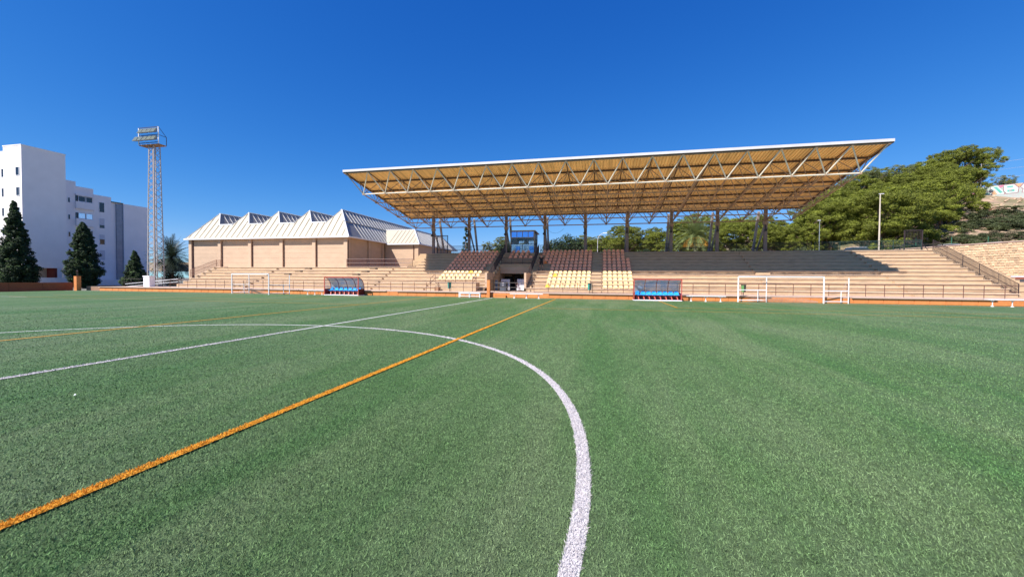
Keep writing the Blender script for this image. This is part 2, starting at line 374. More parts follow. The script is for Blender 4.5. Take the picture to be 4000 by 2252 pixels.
plain('yellow_area_line', (19.3, 30.8), (19.3, 28.1)); plain('yellow_area_line', (-36, 22.2), (-13.6, 22.2)); plain('yellow_area_line', (-13.5, 22.2), (-12.4, 30.8), .024)
plain('yellow_area_line', (-36, 19.6), (-5.4, 19.35), .024); plain('yellow_area_line', (24, 29.6), (33, 29.0))
# scraps of white litter on the turf
for i, (x, y, s) in enumerate([(2.33, .98, .035)]):
    q = MB().add([(x, y, .03), (x+s, y+.01, .045), (x+s*.8, y+s*.6, .035), (x-.01, y+s*.5, .04), (x+s*.4, y+s*.3, .06)], [(0,1,4),(1,2,4),(2,3,4),(3,0,4)]).build('paper_scrap', WHITE)
    tag(q, ['small white scrap on the turf at far left, just below the white halfway line'][i], 'litter')

# ------------------------------------------------------------------ paved ground around
pv = structure(MB().box(-46.6, 60, 32.28, 36.05, -0.1, 0.46).build('pavement', CONC2))
structure(MB().box(-46.6, -40.35, 36.05, 66, -0.1, 0.42).build('side_ground', ASPH))
structure(MB().box(40.6, 60, 36.05, 66, -0.1, 0.40).build('yard_ground', CONC2))
RG = mat('rear_dust_ground', (0.34, 0.27, 0.2), 0.95, 0.2, 0.5)
rg = MB()
for x0, x1, y0, y1 in ((-12.0, 40.6, 45.3, 49.5), (-12.0, -6.5, 49.5, 57), (0.5, 40.6, 49.5, 57), (-12.0, 44.5, 57, 70)):
    rg.box(x0, x1, y0, y1, 3.2, 4.84)
rg.box(-6.5, 0.5, 49.5, 57, 0.2, 0.4)
rg.prism([(40.6, 45.3), (51.0, 67), (48.8, 78), (40.6, 78)], 'z', 3.2, 4.836)
structure(rg.build('rear_ground', RG))
structure(MB().box(-140, 44, 70, 78, 3.0, 4.9).build('rear_field', RG))
structure(MB().prism([(59.9, 47), (51.2, 70), (50, 80), (120, 80), (120, 47)], 'z', 4.0, 5.75).build('road', ASPH))

# ------------------------------------------------------------------ hillside terrain
def sm(t): t = np.clip(t, 0, 1); return t*t*(3-2*t)
def hill_h(X, Y):
    base = 4.95 + 1.5*sm((X-50)/8)
    s = np.clip((Y-74)/46, 0, 1)
    return base + (3+13.3*sm((X-38)/45))*s
nx, ny = 150, 110
gx = np.linspace(-60, 230, nx); gy = np.linspace(73, 230, ny); GX, GY = np.meshgrid(gx, gy)
rs = np.random.RandomState(3)
GZ = hill_h(GX, GY)
for k in range(10):
    fx, fy, p1 = rs.uniform(.08, .5), rs.uniform(.08, .5), rs.uniform(0, 6.28)
    GZ = GZ + 0.16*np.sin(fx*GX+fy*GY*(1 if k % 2 else -1)+p1)*np.clip((GY-73)/8, 0, 1)*np.clip((118-GY)/12+1, 0.1, 1)
V = np.stack([GX.ravel(), GY.ravel(), GZ.ravel()], 1); ii = np.arange(nx*ny).reshape(ny, nx)
F = np.stack([ii[:-1,:-1].ravel(), ii[:-1,1:].ravel(), ii[1:,1:].ravel(), ii[1:,:-1].ravel()], 1)
hm = mesh_np('hillside', V, F, SOIL); hm.polygons.foreach_set('use_smooth', [True]*len(hm.polygons))
structure(link('hillside', hm, None))

# ------------------------------------------------------------------ perimeter wall
pw = thing('perimeter_wall', (0, 32.2, 0), 'long low orange wall of painted panels along the far touchline', 'wall')
pm = MB().box(0.006, 0.944, -0.09, 0.06, 0, 0.395)
pm.box(0.02, 0.93, -0.10, -0.09, 0.02, 0.37)
first = pm.build('wall_panel', ORANGE, None); first.parent = pw
pmesh = first.data; first.location = Vector((-46.55, 0, 0))
for i in range(1, 100):
    shared('wall_panel', pmesh, pw, (-46.55+.95*i, 32.2, 0))
for x0, x1, pro in ((-46.6, -10.7, 1), (-10.7, -9.6, 0), (-9.6, -.7, 1), (-.2, 4.7, 0), (4.7, 22.0, 1), (22.0, 27.4, 0), (27.4, 36.2, 1), (36.2, 48.5, 0)):
    MB().box(x0, x1-.01, 32.06-(.06 if pro else -.03), 32.30, 0.40, 0.475 if pro else 0.468).build('coping', CONC2, pw)
MB().box(-46.6, 48.5, 32.27, 32.279, 0.0, 0.39).build('backing', MORTAR, pw)

ORANGES = mat('shade_toned_orange', (0.30, 0.085, 0.035), 0.8, 0.12, 2)  # the orange wall paint, with the end wall's deep shade put into the colour
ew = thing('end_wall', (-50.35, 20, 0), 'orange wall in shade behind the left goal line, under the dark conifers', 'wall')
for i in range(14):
    MB().box(-50.45, -50.25, 31.9-2.6*(i+1)+.01, 31.9-2.6*i-.01, 0, 0.86).build('wall_panel', ORANGES, ew)
MB().box(-50.49, -50.22, -4.5, 31.9, 0.862, 0.91).build('coping', ORANGES, ew)
lw = thing('low_link_wall', (-48, 32.6, 0), 'low brownish wall between the left orange post and the touchline wall', 'wall')
MB().box(-49.1, -46.62, 32.45, 32.6, 0, 0.42).build('wall_panel', mat('brown_render', (0.30, 0.17, 0.11), 0.9, 0.1, 2), lw)
MB().box(-49.1, -46.62, 32.43, 32.62, 0.42, 0.46).build('coping', CONC2, lw)

def gate_post(x, y, h, w, label, lamp):
    t = thing('gate_post', (x, y, 0), label, 'post')
    MB().box(x-w/2, x+w/2, y-w/2, y+w/2, 0, h).build('post_body', ORANGE, t)
    MB().box(x-w/2-.015, x+w/2+.015, y-w/2-.015, y+w/2+.015, h, h+.03).build('post_cap', ORANGE, t)
    if lamp:
        MB().tube((x, y, h+.03), (x, y, h+.45), .05, 8).tube((x-.05, y, h+.45), (x+.12, y-.1, h+.62), .09, 8).tube((x, y, h+.62), (x, y, h+.75), .04).build('lamp', BLACKI, t)
gate_post(-49.3, 31.75, 1.62, 0.42, 'tall orange post with a small dark lamp on top at the left corner', True)
gate_post(-0.62, 31.9, 1.54, 0.26, 'plain orange post standing before the tunnel entrance', False)

# ------------------------------------------------------------------ grandstand
gs = thing('grandstand', (0, 36, 0), 'long stepped pink concrete grandstand with rows of plastic seats under the roof', 'grandstand')
T, RZ, Y0, Z0 = 0.77, 0.36, 36.0, 0.80
XL, XR, XM = -40.3, 40.6, -11.85
TL, TR = -1.95, 1.80
rsx = random.Random(7)
for k in range(12):
    y, z = Y0+T*k, Z0+RZ*k
    spans = [(XL if k < 7 else XM - 0.0, TL), (TR, XR)] if k < 7 else [(XM, XR)]
    if k == 0: spans = [(XL, -7.0), (-2.7, TL), (TR, XR)]
    for x0, x1 in spans:
        b = MB(); yb = (45.3 if k == 11 else y+T+.04)
        b.box(x0, x1, y, yb, z-RZ-(.34 if k == 0 else .02), z-.055)
        MB().box(x0-.02, x1+.02, y-.065, yb, z-.054, z-.001*k).build('step_nosing', NOSE, gs)
        b.build('terrace_step', CONC, gs)
MB().box(XM-.1, XR, 45.3, 45.6, 0.4, 4.75).build('back_wall', CONC, gs)
# rubble core under steps so that no gap shows at the ends
for k in range(12):
    x0, x1 = (XL+.02, TL-.02)
    if k < 7: MB().box(XL+.03, TL-.03, Y0+T*k+.05, Y0+T*(k+1), 0.46, Z0+RZ*(k-1)+.0).build('step_base', CONC, gs) if k else None
    if k: MB().box(TR+.03, XR-.03, Y0+T*k+.05, Y0+T*(k+1), 0.46, Z0+RZ*(k-1)).build('step_base', CONC, gs)
# platform the hall stands on, and the small flight of steps up to the seats
MB().box(XL, XM, Y0+T*7-.3, 60, 0.4, 2.952).build('hall_platform', CONC, gs)
for k in range(7, 12):
    x0 = -13.9+0.0*(k-7)
    MB().box(-13.3, XM+.001, Y0+T*k, Y0+T*k+.4+.4, 2.95, Z0+RZ*k-.18).box(-13.3, XM-.002, Y0+T*k+.38, Y0+T*(k+1)+.02, 2.95, Z0+RZ*k-.002).build('stair_step', CONC, gs)
# aisle half-steps
for xa, xb, ks in ((8.2, 9.15, range(12)), (2.05, 2.45, range(12)), (-3.0, -2.15, range(12)), (-15.6, -14.6, range(0, 7)), (-31.6, -30.4, range(0, 7)), (-9.6, -8.6, range(0, 3)), (23.4, 24.6, range(0, 12)), (33.6, 34.8, range(0, 12))):
    for k in ks:
        MB().box(xa, xb, Y0+T*k-.36, Y0+T*k-.036, Z0+RZ*k-RZ+.003, Z0+RZ*k-RZ/2).build('aisle_step', CONC, gs)
# left end wall blocks of the steps
for k in range(7):
    MB().box(XL-.25, XL-.021, Y0+T*k, Y0+T*k+.5, .42, Z0+RZ*k-.03).build('end_block', CONC, gs)
# right hand stair down to the yard
for k in range(24):
    MB().box(XR+.03, XR+2.2, 45.3-.385*(k+1), 45.3-.385*k, 0.4, max(.5, 4.75-.18*k)).build('stair_step', CONC, gs)
# small scupper openings with shadow slots on the left steps
for k, xs in ((6, (-25.9, -17.0)), (5, (-26.6, -17.6)), (4, (-27.5, -18.3)), (1, (-31.0,)), (0, (-31.6, -17.8))):
    for x in xs:
        MB().box(x-.75, x+.0, Y0+T*k-.037, Y0+T*k-.012, Z0+RZ*k-.2, Z0+RZ*k-.17).box(x, x+.32, Y0+T*k-.037, Y0+T*k-.012, Z0+RZ*k-.24, Z0+RZ*k-.12).build('drain_slot', DARK, gs)
# tunnel
MB().box(TL-.22, TL, 36.0, 44.5, 0.4, 2.27).build('tunnel_wall', WALLP, gs)
MB().box(TR, TR+.2, 36.0, 49.4, 0.4, 2.27).build('tunnel_wall', WALLP, gs)
for k in range(0, 7):
    for xx in ((TL-.20, TL+.02), (TR-.02, TR+.18)):
        MB().box(xx[0], xx[1], Y0+T*k+.001, Y0+T*(k+1), .4, Z0+RZ*k+.03).build('tunnel_wall', CONC, gs)
MB().box(TL+.02, TR-.02, 41.38, 41.7, 2.27, 2.62).build('lintel', WALLP, gs)
MB().box(TL+.02, TR-.02, 41.36, 41.7, 2.63, 2.99).build('lintel', WALLP, gs)
MB().box(TL, TR, 41.7, 49.5, 2.27, 2.9).build('tunnel_ceiling', CONC, gs)
MB().box(TL, -0.92, 42.0, 42.15, 0.4, 0.5).box(TL+.08, -0.92, 43.4, 43.5, 0.4, 2.27).build('door', DARK, gs)
MB().box(TL+.08, -1.0, 43.3, 43.38, 2.0, 2.12).build('door_beam', mat('tan_wood', (.45, .3, .2)), gs)
MB().box(-0.66, -0.02, 43.0, 43.1, 0.4, 2.27).build('door', DARK, gs)
MB().box(-6.6, 0.6, 57.0, 57.2, 0.3, 4.9).build('courtyard_wall', WALLP, gs)
MB().box(TL, TR, 41.4, 49.5, 0.36, 0.44).build('tunnel_floor', CONC2, gs)

def seat_mesh(m):
    b = MB(); w = .41
    prof = [(-.20, .03), (-.20, .055), (-.17, .07), (.05, .045), (.13, .075), (.175, .20), (.205, .34), (.225, .335), (.20, .19), (.155, .055), (.06, .02)]
    ns = 6
    cols = []
    for i in range(ns+1):
        u = -1 + 2*i/ns; x = u*w/2; row = []
        for (yy, zz) in prof:
            top = max(0, (zz-.12)/.22)
            row.append((x*(1-.12*top), yy + .035*abs(u)**2*(-1 if top > .3 else 0), zz - .13*top*abs(u)**3))
        cols.append(row)
    n = len(prof); v = [p for c in cols for p in c]; f = []
    for i in range(ns):
        for j in range(n):
            a = i*n+j; b2 = i*n+(j+1) % n; f.append((a, b2, b2+n, a+n))
    f.append(tuple(range(n))); f.append(tuple(reversed(range(ns*n, ns*n+n))))
    b.add(v, f); b.box(-.06, .06, -.1, .15, -.02, .03)
    me = bpy.data.meshes.new('plastic_seat'); me.from_pydata(b.v, [], b.f); me.materials.append(m); me.update()
    return me
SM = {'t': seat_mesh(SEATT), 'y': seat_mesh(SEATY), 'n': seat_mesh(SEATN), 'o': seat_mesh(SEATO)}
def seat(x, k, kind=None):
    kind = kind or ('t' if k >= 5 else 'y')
    shared('plastic_seat', SM[kind], gs, (x, Y0+T*k+.30, Z0+RZ*k+.02), (0, 0, rsx.uniform(-.03, .03)))
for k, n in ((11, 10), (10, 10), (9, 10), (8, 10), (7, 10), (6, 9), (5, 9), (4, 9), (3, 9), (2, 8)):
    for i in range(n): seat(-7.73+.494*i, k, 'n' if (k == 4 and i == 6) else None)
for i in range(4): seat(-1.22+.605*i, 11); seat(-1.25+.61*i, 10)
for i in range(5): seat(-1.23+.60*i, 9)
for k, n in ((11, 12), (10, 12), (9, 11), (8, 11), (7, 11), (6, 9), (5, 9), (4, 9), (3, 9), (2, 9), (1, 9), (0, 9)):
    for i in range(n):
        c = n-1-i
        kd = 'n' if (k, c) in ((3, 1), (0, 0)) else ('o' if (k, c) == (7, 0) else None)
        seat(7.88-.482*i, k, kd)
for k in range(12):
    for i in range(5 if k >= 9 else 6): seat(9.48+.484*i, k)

# guard platform in front of the left seats
gp = thing('viewing_platform', (-4.9, 35.2, .46), 'small raised concrete viewing platform in front of the left seat block', 'platform')
MB().box(-7.0, -2.72, 34.9, 36.02, .45, 1.24).build('base', CONC, gp)
MB().box(-7.04, -2.68, 34.86, 36.02, 1.24, 1.30).build('slab', CONC2, gp)

# ------------------------------------------------------------------ railings
def railing(name, pts, label, h=.86, post_step=1.21, rails=(1.0, .5), bal=False, m=BROWNI, r=.022, bs=.115, cat='railing', bottom=.10, top_r=None, group=None):
    """pts: polyline of base points (x,y,z)"""
    c = pts[len(pts)//2]
    t = thing(name, c, label, cat, group)
    B = MB(); nb = 0
    for a, b in zip(pts[:-1], pts[1:]):
        a = Vector(a); b = Vector(b); L = (b-a).length; n = max(1, round(L/post_step))
        for i in range(n+1):
            q = a.lerp(b, i/n)
            if i == 0 and a != Vector(pts[0]): continue
            MB().tube(q-Vector((0,0,.02)), q+Vector((0, 0, h)), r, 5).build('post', m, t)
        for f in rails:
            MB().tube(a+Vector((0,0,h*f)), b+Vector((0,0,h*f)), top_r or r, 5).build('rail', m, t)
        if bal:
            MB().tube(a+Vector((0,0,bottom)), b+Vector((0,0,bottom)), r*.8, 5).build('rail', m, t)
            k = max(1, round(L/bs))
            for i in range(k):
                q = a.lerp(b, (i+.5)/k); B.bar(q+Vector((0,0,bottom)), q+Vector((0,0,h)), .022, .022, (0, 1, 0)); nb += 1
    if nb: B.build('balusters', m, t, kind='stuff')
    return t
railing('front_railing', [(-37.9, 33.2, .46), (-17.0, 33.2, .46)], 'thin brown two-bar railing on the wall left of the left dugout', h=.85, m=BROWNI)
railing('front_railing', [(-13.37, 33.2, .46), (-.95, 33.2, .46)], 'thin brown two-bar railing between the left dugout and the orange post', h=.85, m=BROWNI)
railing('front_railing', [(-.45, 33.2, .46), (2.6, 33.2, .46)], 'short dark railing across the tunnel mouth', h=.85, m=BLACKI)
railing('front_railing', [(3.25, 33.2, .50), (12.3, 33.2, .50)], 'brown railing below the right seat blocks, with a foot rail', h=.85, m=BROWNI, rails=(1.0, .5, .02))
railing('front_railing', [(12.9, 33.2, .50), (41.2, 33.2, .54)], 'long brown two-bar railing running from the right dugout to the far right', h=.87, m=BROWNI)
pr = railing('platform_railing', [(-7.0, 34.95, 1.30), (-2.74, 34.95, 1.30)], 'brown railing around the raised viewing platform', h=.82, post_step=1.06)
for x in (-7.0, -2.74):
    MB().tube((x, 34.95, 2.12), (x, 33.8, 1.66), .022, 5).build('rail', BROWNI, pr)
    MB().tube((x, 34.95, 1.70), (x, 33.8, 1.22), .022, 5).build('rail', BROWNI, pr)
    MB().tube((x, 33.8, .45), (x, 33.8, 1.66), .024, 5).build('post', BROWNI, pr)
railing('deck_railing', [(-11.9, 46.9, 4.86), (-2.45, 46.9, 4.86)], 'black baluster railing on the upper deck left of the press box', h=1.0, bal=True, m=BLACKI, post_step=2.4)
railing('deck_railing', [(1.75, 46.9, 4.86), (31.2, 46.9, 4.86)], 'black baluster railing on the upper deck behind the columns, right of the press box', h=1.0, bal=True, m=BLACKI, post_step=2.4)
railing('deck_railing', [(31.5, 46.9, 4.86), (40.5, 45.9, 4.86)], 'dark green baluster railing at the right end of the upper deck', h=1.0, bal=True, m=mat('dark_green_iron', (.02, .05, .04), .5), post_step=2.4)
railing('stair_railing', [(40.55, 44.5, 4.76), (40.55, 36.0, .55)], 'black baluster railing descending the right end of the grandstand', h=1.0, bal=True, m=BLACKI, post_step=1.9)
railing('hall_railing', [(-21.1, 41.05, 2.97), (-12.45, 41.05, 2.97)], 'dark baluster railing between the sports hall corner and the seats', h=.98, bal=True, m=BROWNI, post_step=2.4)
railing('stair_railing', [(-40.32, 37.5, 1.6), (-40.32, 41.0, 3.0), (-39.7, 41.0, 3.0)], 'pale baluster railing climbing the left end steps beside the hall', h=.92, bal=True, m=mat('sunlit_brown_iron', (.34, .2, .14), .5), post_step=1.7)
railing('tunnel_railing', [(-2.1, 36.3, .95), (-2.1, 40.0, 2.68), (-2.1, 44.5, 4.8)], 'black stair railing on the left side of the tunnel', h=1.02, bal=True, m=BLACKI, post_step=1.9)
railing('tunnel_railing', [(1.95, 36.3, .95), (1.95, 40.0, 2.68), (1.95, 44.5, 4.8)], 'black stair railing on the right side of the tunnel', h=1.02, bal=True, m=BLACKI, post_step=1.9)
railing('lintel_railing', [(-1.85, 41.5, 2.99), (1.75, 41.5, 2.99)], 'black baluster railing on top of the tunnel lintel', h=1.0, bal=True, m=BLACKI, post_step=1.2)
railing('box_railing', [(-2.2, 45.9, 4.86), (1.5, 45.9, 4.86)], 'black baluster railing in front of the press box', h=1.08, bal=True, m=BLACKI, post_step=1.9)
gt = thing('deck_gate', (-11.0, 45.6, 4.8), 'tall black barred gate frame on the deck beside the leftmost column', 'gate')
for x in (-11.35, -9.95): MB().box(x-.04, x+.04, 45.75, 45.83, 4.76, 7.05).build('post', BLACKI, gt)
MB().box(-11.39, -9.91, 45.75, 45.83, 7.05, 7.13).build('beam', BLACKI, gt)
b = MB()
for i in range(11): b.box(-11.25+.115*i, -11.235+.115*i, 45.78, 45.8, 4.8, 7.05)
b.build('balusters', BLACKI, gt, kind='stuff')
gt2 = thing('barred_gate', (47.6, 62, 4.84), 'tall dark barred gate frame behind the right end of the deck', 'gate')
for x in (47.0, 48.9): MB().box(x-.06, x+.06, 58.9, 59.02, 4.8, 8.3).build('post', BLACKI, gt2)
MB().box(47.0, 48.9, 58.9, 59.0, 8.2, 8.3).box(47.0, 48.9, 58.9, 59.0, 6.7, 6.78).build('beam', BLACKI, gt2)
b = MB()
for i in range(11): b.box(47.15+.155*i, 47.18+.155*i, 58.93, 58.97, 6.7, 8.2)
b.build('balusters', BLACKI, gt2, kind='stuff')
for x0, x1, z0, z1 in ((47.0, 45.6, 6.6, 4.84), (48.9, 49.9, 6.6, 4.84)): MB().tube((x0, 59, z0), (x1, 58.4, z1), .05, 5).build('brace', BLACKI, gt2)

# ------------------------------------------------------------------ space-frame roof
rf = thing('grandstand_roof', (7.2, 40, 4.8), 'large cantilevered space-frame roof with ochre underside and white front edge above the stand', 'roof')
BX = [-14.36+2.397*i for i in range(19)]; BY = [34.02+2.37*j for j in range(6)]
BZ = [10.08, 9.66, 9.27, 8.88, 8.48, 8.12]
TX = [-15.56+2.397*i for i in range(20)]; TY = [32.86+2.37*j for j in range(7)]; TZ = [11.97-.398*j for j in range(7)]
def Bn(i, j): return Vector((BX[i], BY[j], BZ[j]))
def Tn(i, j): return Vector((TX[i], TY[j], TZ[j]))
for j in range(7):
    MB().bar(Tn(0, j), Tn(19, j), .10, .16).build('purlin', PURL if j else STEEL, rf)
for i in range(20):
    MB().tube(Tn(i, 0), Tn(i, 6), .05, 6).build('top_chord', PURL, rf)
for j in range(6):
    MB().tube(Bn(0, j), Bn(18, j), .062 if j == 0 else .055, 8).build('bottom_chord', STEELW if j == 0 else STEEL, rf)
for i in range(19):
    MB().tube(Bn(i, 0), Bn(i, 5), .055, 6).build('cross_chord', STEEL, rf)
rest = MB(); cnt = 0
for j in range(6):
    for i in range(19):
        for di in (0, 1):
            for dj in (0, 1):
                a = Bn(i, j); c = Tn(i+di, j+dj)
                front = (j == 0 and dj == 0)
                if j < 4:
                    MB().tube(a, c, .052 if front else .034, 6).build('strut', STEELW if front else STEEL, rf); cnt += 1
                else: rest.tube(a, c, .036, 5)
rest.build('rear_struts', STEEL, rf, kind='stuff')
nod = MB()
for j in range(7):
    for i in range(20):
        c = Tn(i, j); nod.box(c.x-.09, c.x+.09, c.y-.09, c.y+.09, c.z-.09, c.z+.05)
for j in range(6):
    for i in range(19):
        c = Bn(i, j); nod.box(c.x-.08, c.x+.08, c.y-.08, c.y+.08, c.z-.08, c.z+.08)
nod.build('joint_nodes', STEEL, rf, kind='stuff')
# corrugated sheet
X0, X1, YA, YB = -15.75, 30.2, 32.78, 47.4
def zr(y): return TZ[0] + (TZ[6]-TZ[0])*(y-TY[0])/(TY[6]-TY[0]) + .10
xs = []; zs = []; x = X0; per = .26
while x < X1:
    for dx, dz in ((0, 0), (.09, 0), (.12, .075), (.23, .075)):
        xs.append(min(x+dx, X1)); zs.append(dz)
    x += per
ys = [YA + (YB-YA)*i/6 for i in range(7)]
for s in range(6):
    V = []; F = []
    ya, yb = ys[s], ys[s+1]+(.08 if s < 5 else 0)
    lift = .006*(5-s)
    for yy in (ya, yb):
        for X, Z in zip(xs, zs): V.append((X, yy, zr(yy)+Z+lift))
    n = len(xs); F = [(i, i+1, n+i+1, n+i) for i in range(n-1)]
    mb = MB(); mb.add(V, F); mb.build('roof_sheet', SHEET, rf)
MB().box(X0-.03, X1+.03, YA-.10, YA-.02, zr(YA)-.06, zr(YA)+.15).build('fascia', mat('aged_white_fascia', (0.58, 0.55, 0.56), 0.5, 0.08, 1.2), rf)
MB().box(X0-.03, X1+.03, YA-.019, YA+.10, zr(YA)-.14, zr(YA)-.02).build('gutter', PURL, rf)
for xx in (X0-.02, X1-.02): MB().bar((xx, YA, zr(YA)-.06), (xx, YB, zr(YB)-.06), .06, .14).build('verge', PURL, rf)
MB().tube(Tn(0, 0), Bn(0, 0), .052, 6).build('strut', STEELW, rf)
# columns with bracket, loudspeaker and rear braces
for k in range(9):
    x = -11.963+4.794*k
    MB().box(x-.15, x+.15, 45.85, 46.15, 4.76, 9.75).build('column', COLM, rf)
    MB().box(x-.24, x+.24, 45.78, 46.22, 7.86, 8.0).box(x-.2, x+.2, 45.8, 46.2, 7.7, 7.82).build('bracket', STEEL, rf)
    MB().tube((x-.08, 45.8, 7.7), (x-.05, 45.75, 7.25), .05, 6).build('speaker_arm', BLACKI, rf)
    MB().tube((x-.08, 45.6, 7.12), (x-.08, 45.82, 7.12), .14, 10).build('loudspeaker', BLACKI, rf)
    MB().bar((x, 48.0, 9.45), (x, 49.7, 4.84), .22, .22, (1, 0, 0)).build('rear_brace', BRACE, rf)
    MB().bar((x, 46.15, 7.75), (x, 48.7, 4.84), .15, .15, (1, 0, 0)).build('rear_brace', BRACE, rf)
cab = MB(); px0, px1 = -11.963+4.794*3+.2, -11.963+4.794*3+2.3
pts = [Vector((px0+(px1-px0)*i/10, 46.0, 7.75-.55*(1-(2*i/10-1)**2))) for i in range(11)]
for a, b2 in zip(pts[:-1], pts[1:]): cab.tube(a, b2, .014, 4)
cab.build('hanging_cable', BLACKI, rf)

# ------------------------------------------------------------------ press box
pb = thing('press_box', (-.5, 48, 4.84), 'small glazed press box with four blue upper panes on the top deck', 'press box')
bx0, bx1, fy, ry = -2.05, 1.0, 46.95, 49.35
CREAM = mat('cream_frame', (.50, .42, .38), .5, .05, 3)
MB().add([(bx0-.12, fy-.12, 7.62), (bx1+.12, fy-.12, 7.62), (bx1+.2, ry+.3, 7.44), (bx0-.2, ry+.3, 7.44), (bx0-.12, fy-.12, 7.72), (bx1+.12, fy-.12, 7.72), (bx1+.2, ry+.3, 7.54), (bx0-.2, ry+.3, 7.54)],
         [(0,3,2,1),(4,5,6,7),(0,1,5,4),(1,2,6,5),(2,3,7,6),(3,0,4,7)]).build('roof', CREAM, pb)
for x in (bx0, bx1-.1): MB().box(x, x+.1, fy, fy+.1, 4.84, 7.6).build('frame', CREAM, pb)
for x in (bx0, bx1-.1): MB().box(x, x+.1, ry-.1, ry, 4.84, 7.45).build('frame', CREAM, pb)
MB().box(bx0+.1, bx1-.1, fy, fy+.09, 6.78, 6.88).build('frame', CREAM, pb)
MB().box(bx0+.1, bx1-.1, fy, fy+.09, 7.55, 7.62).build('frame', CREAM, pb)
w = (bx1-bx0-.2)/4
for i in range(4):
    xa = bx0+.1+w*i
    MB().box(xa+.04, xa+w-.04, fy+.03, fy+.05, 6.885, 7.545).build('blue_pane', PBLUE, pb)
    MB().box(xa, xa+.035, fy+.01, fy+.08, 6.88, 7.55).build('mullion', CREAM, pb)
for i in range(4):
    xa = bx0+.1+w*i; MB().box(xa+.02, xa+w-.02, fy+.04, fy+.05, 6.0, 6.77).build('window_pane', CLEAR, pb)
    MB().box(xa-.01, xa+.015, fy+.02, fy+.07, 4.85, 6.78).build('mullion', GREYB, pb)
for i in range(5):
    xa = bx0+.1+(bx1-bx0-.2)/5*i; MB().box(xa+.01, xa+(bx1-bx0-.2)/5-.01, fy+.03, fy+.06, 4.85, 5.75).build('lower_panel', PBLUE if i in (1, 4) else PLBLUE, pb)
MB().box(bx0+.1, bx1-.1, fy+.03, fy+.06, 5.76, 5.99).build('lower_panel', PLBLUE, pb)
b = MB(); b.box(bx0+.1, bx1-.1, ry-.08, ry-.03, 4.84, 6.12); b.box(bx0+.1, bx1-.1, ry-.08, ry-.03, 6.62, 7.4)
for x0, x1 in ((bx0+.1, bx0+.6), (bx0+1.3, bx0+1.9), (bx1-.45, bx1-.1)): b.box(x0, x1, ry-.08, ry-.03, 6.121, 6.619)
b.build('rear_wall', GREYB, pb)
MB().box(bx1-.05, bx1-.02, fy+.1, ry-.1, 4.84, 6.0).build('side_panel', GREYB, pb)
MB().box(bx1-.05, bx1-.02, fy+.1, ry-.1, 6.75, 7.42).build('side_panel', GREYB, pb)
MB().box(bx1-.045, bx1-.03, fy+.1, ry-.1, 6.01, 6.74).build('window_pane', CLEAR, pb)
MB().box(bx0+.02, bx0+.05, fy+.1, ry-.1, 4.84, 7.42).build('side_panel', GREYB, pb)
MB().tube((bx0-.05, fy, 7.5), (bx0-.05, fy, 8.5), .015, 4).tube((bx0-.25, fy, 8.2), (bx0-.05, fy, 8.1), .01, 4).tube((bx0-.25, fy, 7.9), (bx0-.25, fy, 8.4), .01, 4).build('aerial', BLACKI, pb)

# ------------------------------------------------------------------ sports hall
hl = thing('sports_hall', (-33, 50, 2.96), 'pink walled sports hall with white standing-seam roof of five ridges', 'building')
HX0, HX1, HY0, HY1 = -45.4, -21.3, 41.45, 63.5; EZ = 6.62
MB().box(HX0+.25, HX1-.25, HY0+.25, HY1, .4, EZ-.01).build('wall', WALLP, hl)
cells = MB()
for k in range(6):
    x = -45.4+4.79*k+ (.15 if k == 5 else 0); x1 = min(x+.46, HX1+.0)
    if k == 5: x, x1 = HX1-.5, HX1
    MB().box(x, x1, HY0, HY0+.28, .4 if k == 0 else 2.95, EZ-.02).build('pilaster', WALLP, hl)
    if 0 < k: MB().tube((x1+.07, HY0+.17, 2.95), (x1+.06, HY0+.17, EZ-.3), .032, 6).build('drainpipe', BROWNI if k < 5 else BLACKI, hl)
    if k == 0: MB().tube((x1+.09, HY0+.17, 1.7), (x1+.09, HY0+.17, EZ-.02), .05, 6).build('drainpipe', BROWNI, hl)
for k in range(5):       # panels of large blocks, joints recessed
    xa, xb = -45.4+4.79*k+.46, -45.4+4.79*(k+1)
    for r_ in range(6):
        za = 2.96+.6*r_
        MB().box(xa+.005, xb-.005, HY0+.225, HY0+.249, za+.006, min(za+.594, EZ-.02)).build('wall_panel', WALLP, hl)
for yy in (42.0, 46.5, 50.0, 54.6, 59, 63):
    MB().box(HX1-.26, HX1, yy-.25, yy+.2, 2.95, EZ-.02).build('pilaster', WALLP, hl)
    MB().tube((HX1-.1, yy+.3, 2.95), (HX1-.1, yy+.3, EZ-.05), .05, 6).build('drainpipe', BLACKI, hl)
for z in (3.75, 4.6, 5.5): MB().box(HX1-.249, HX1-.235, HY0+.8, 49.8, z, z+.3).build('wall_panel', WALLP, hl)
ex0, ex1, ey0, ey1 = -45.7, -20.9, 41.1, 64.0; RZt = 10.48; VZ = 8.74
MB().box(ex0, ex1, ey0-.06, ey0, EZ-.02, EZ+.14).build('gutter', WHITE, hl)
MB().box(ex1, ex1+.06, ey0-.06, ey1, EZ-.02, EZ+.14).build('gutter', WHITE, hl)
MB().box(ex0-.06, ex0, ey0-.06, ey1, EZ-.02, EZ+.14).build('gutter', WHITE, hl)
MB().box(ex0, ex1, ey0, ey1, EZ-.01, EZ+.03).build('soffit', WALLP, hl)
sl = (RZt-EZ)/2.9      # front rise per metre
ROOFG = mat('shade_toned_roof', (0.27, 0.25, 0.22), 0.35, 0.15, 0.6)  # same roofing; shade of the right-hand slopes put into a darker grey
ridge = [-43.0+4.79*i for i in range(5)]
run = (RZt-VZ)/sl; yv = ey0+(VZ-EZ)/sl; yp = ey0+2.9
E2 = EZ+.04
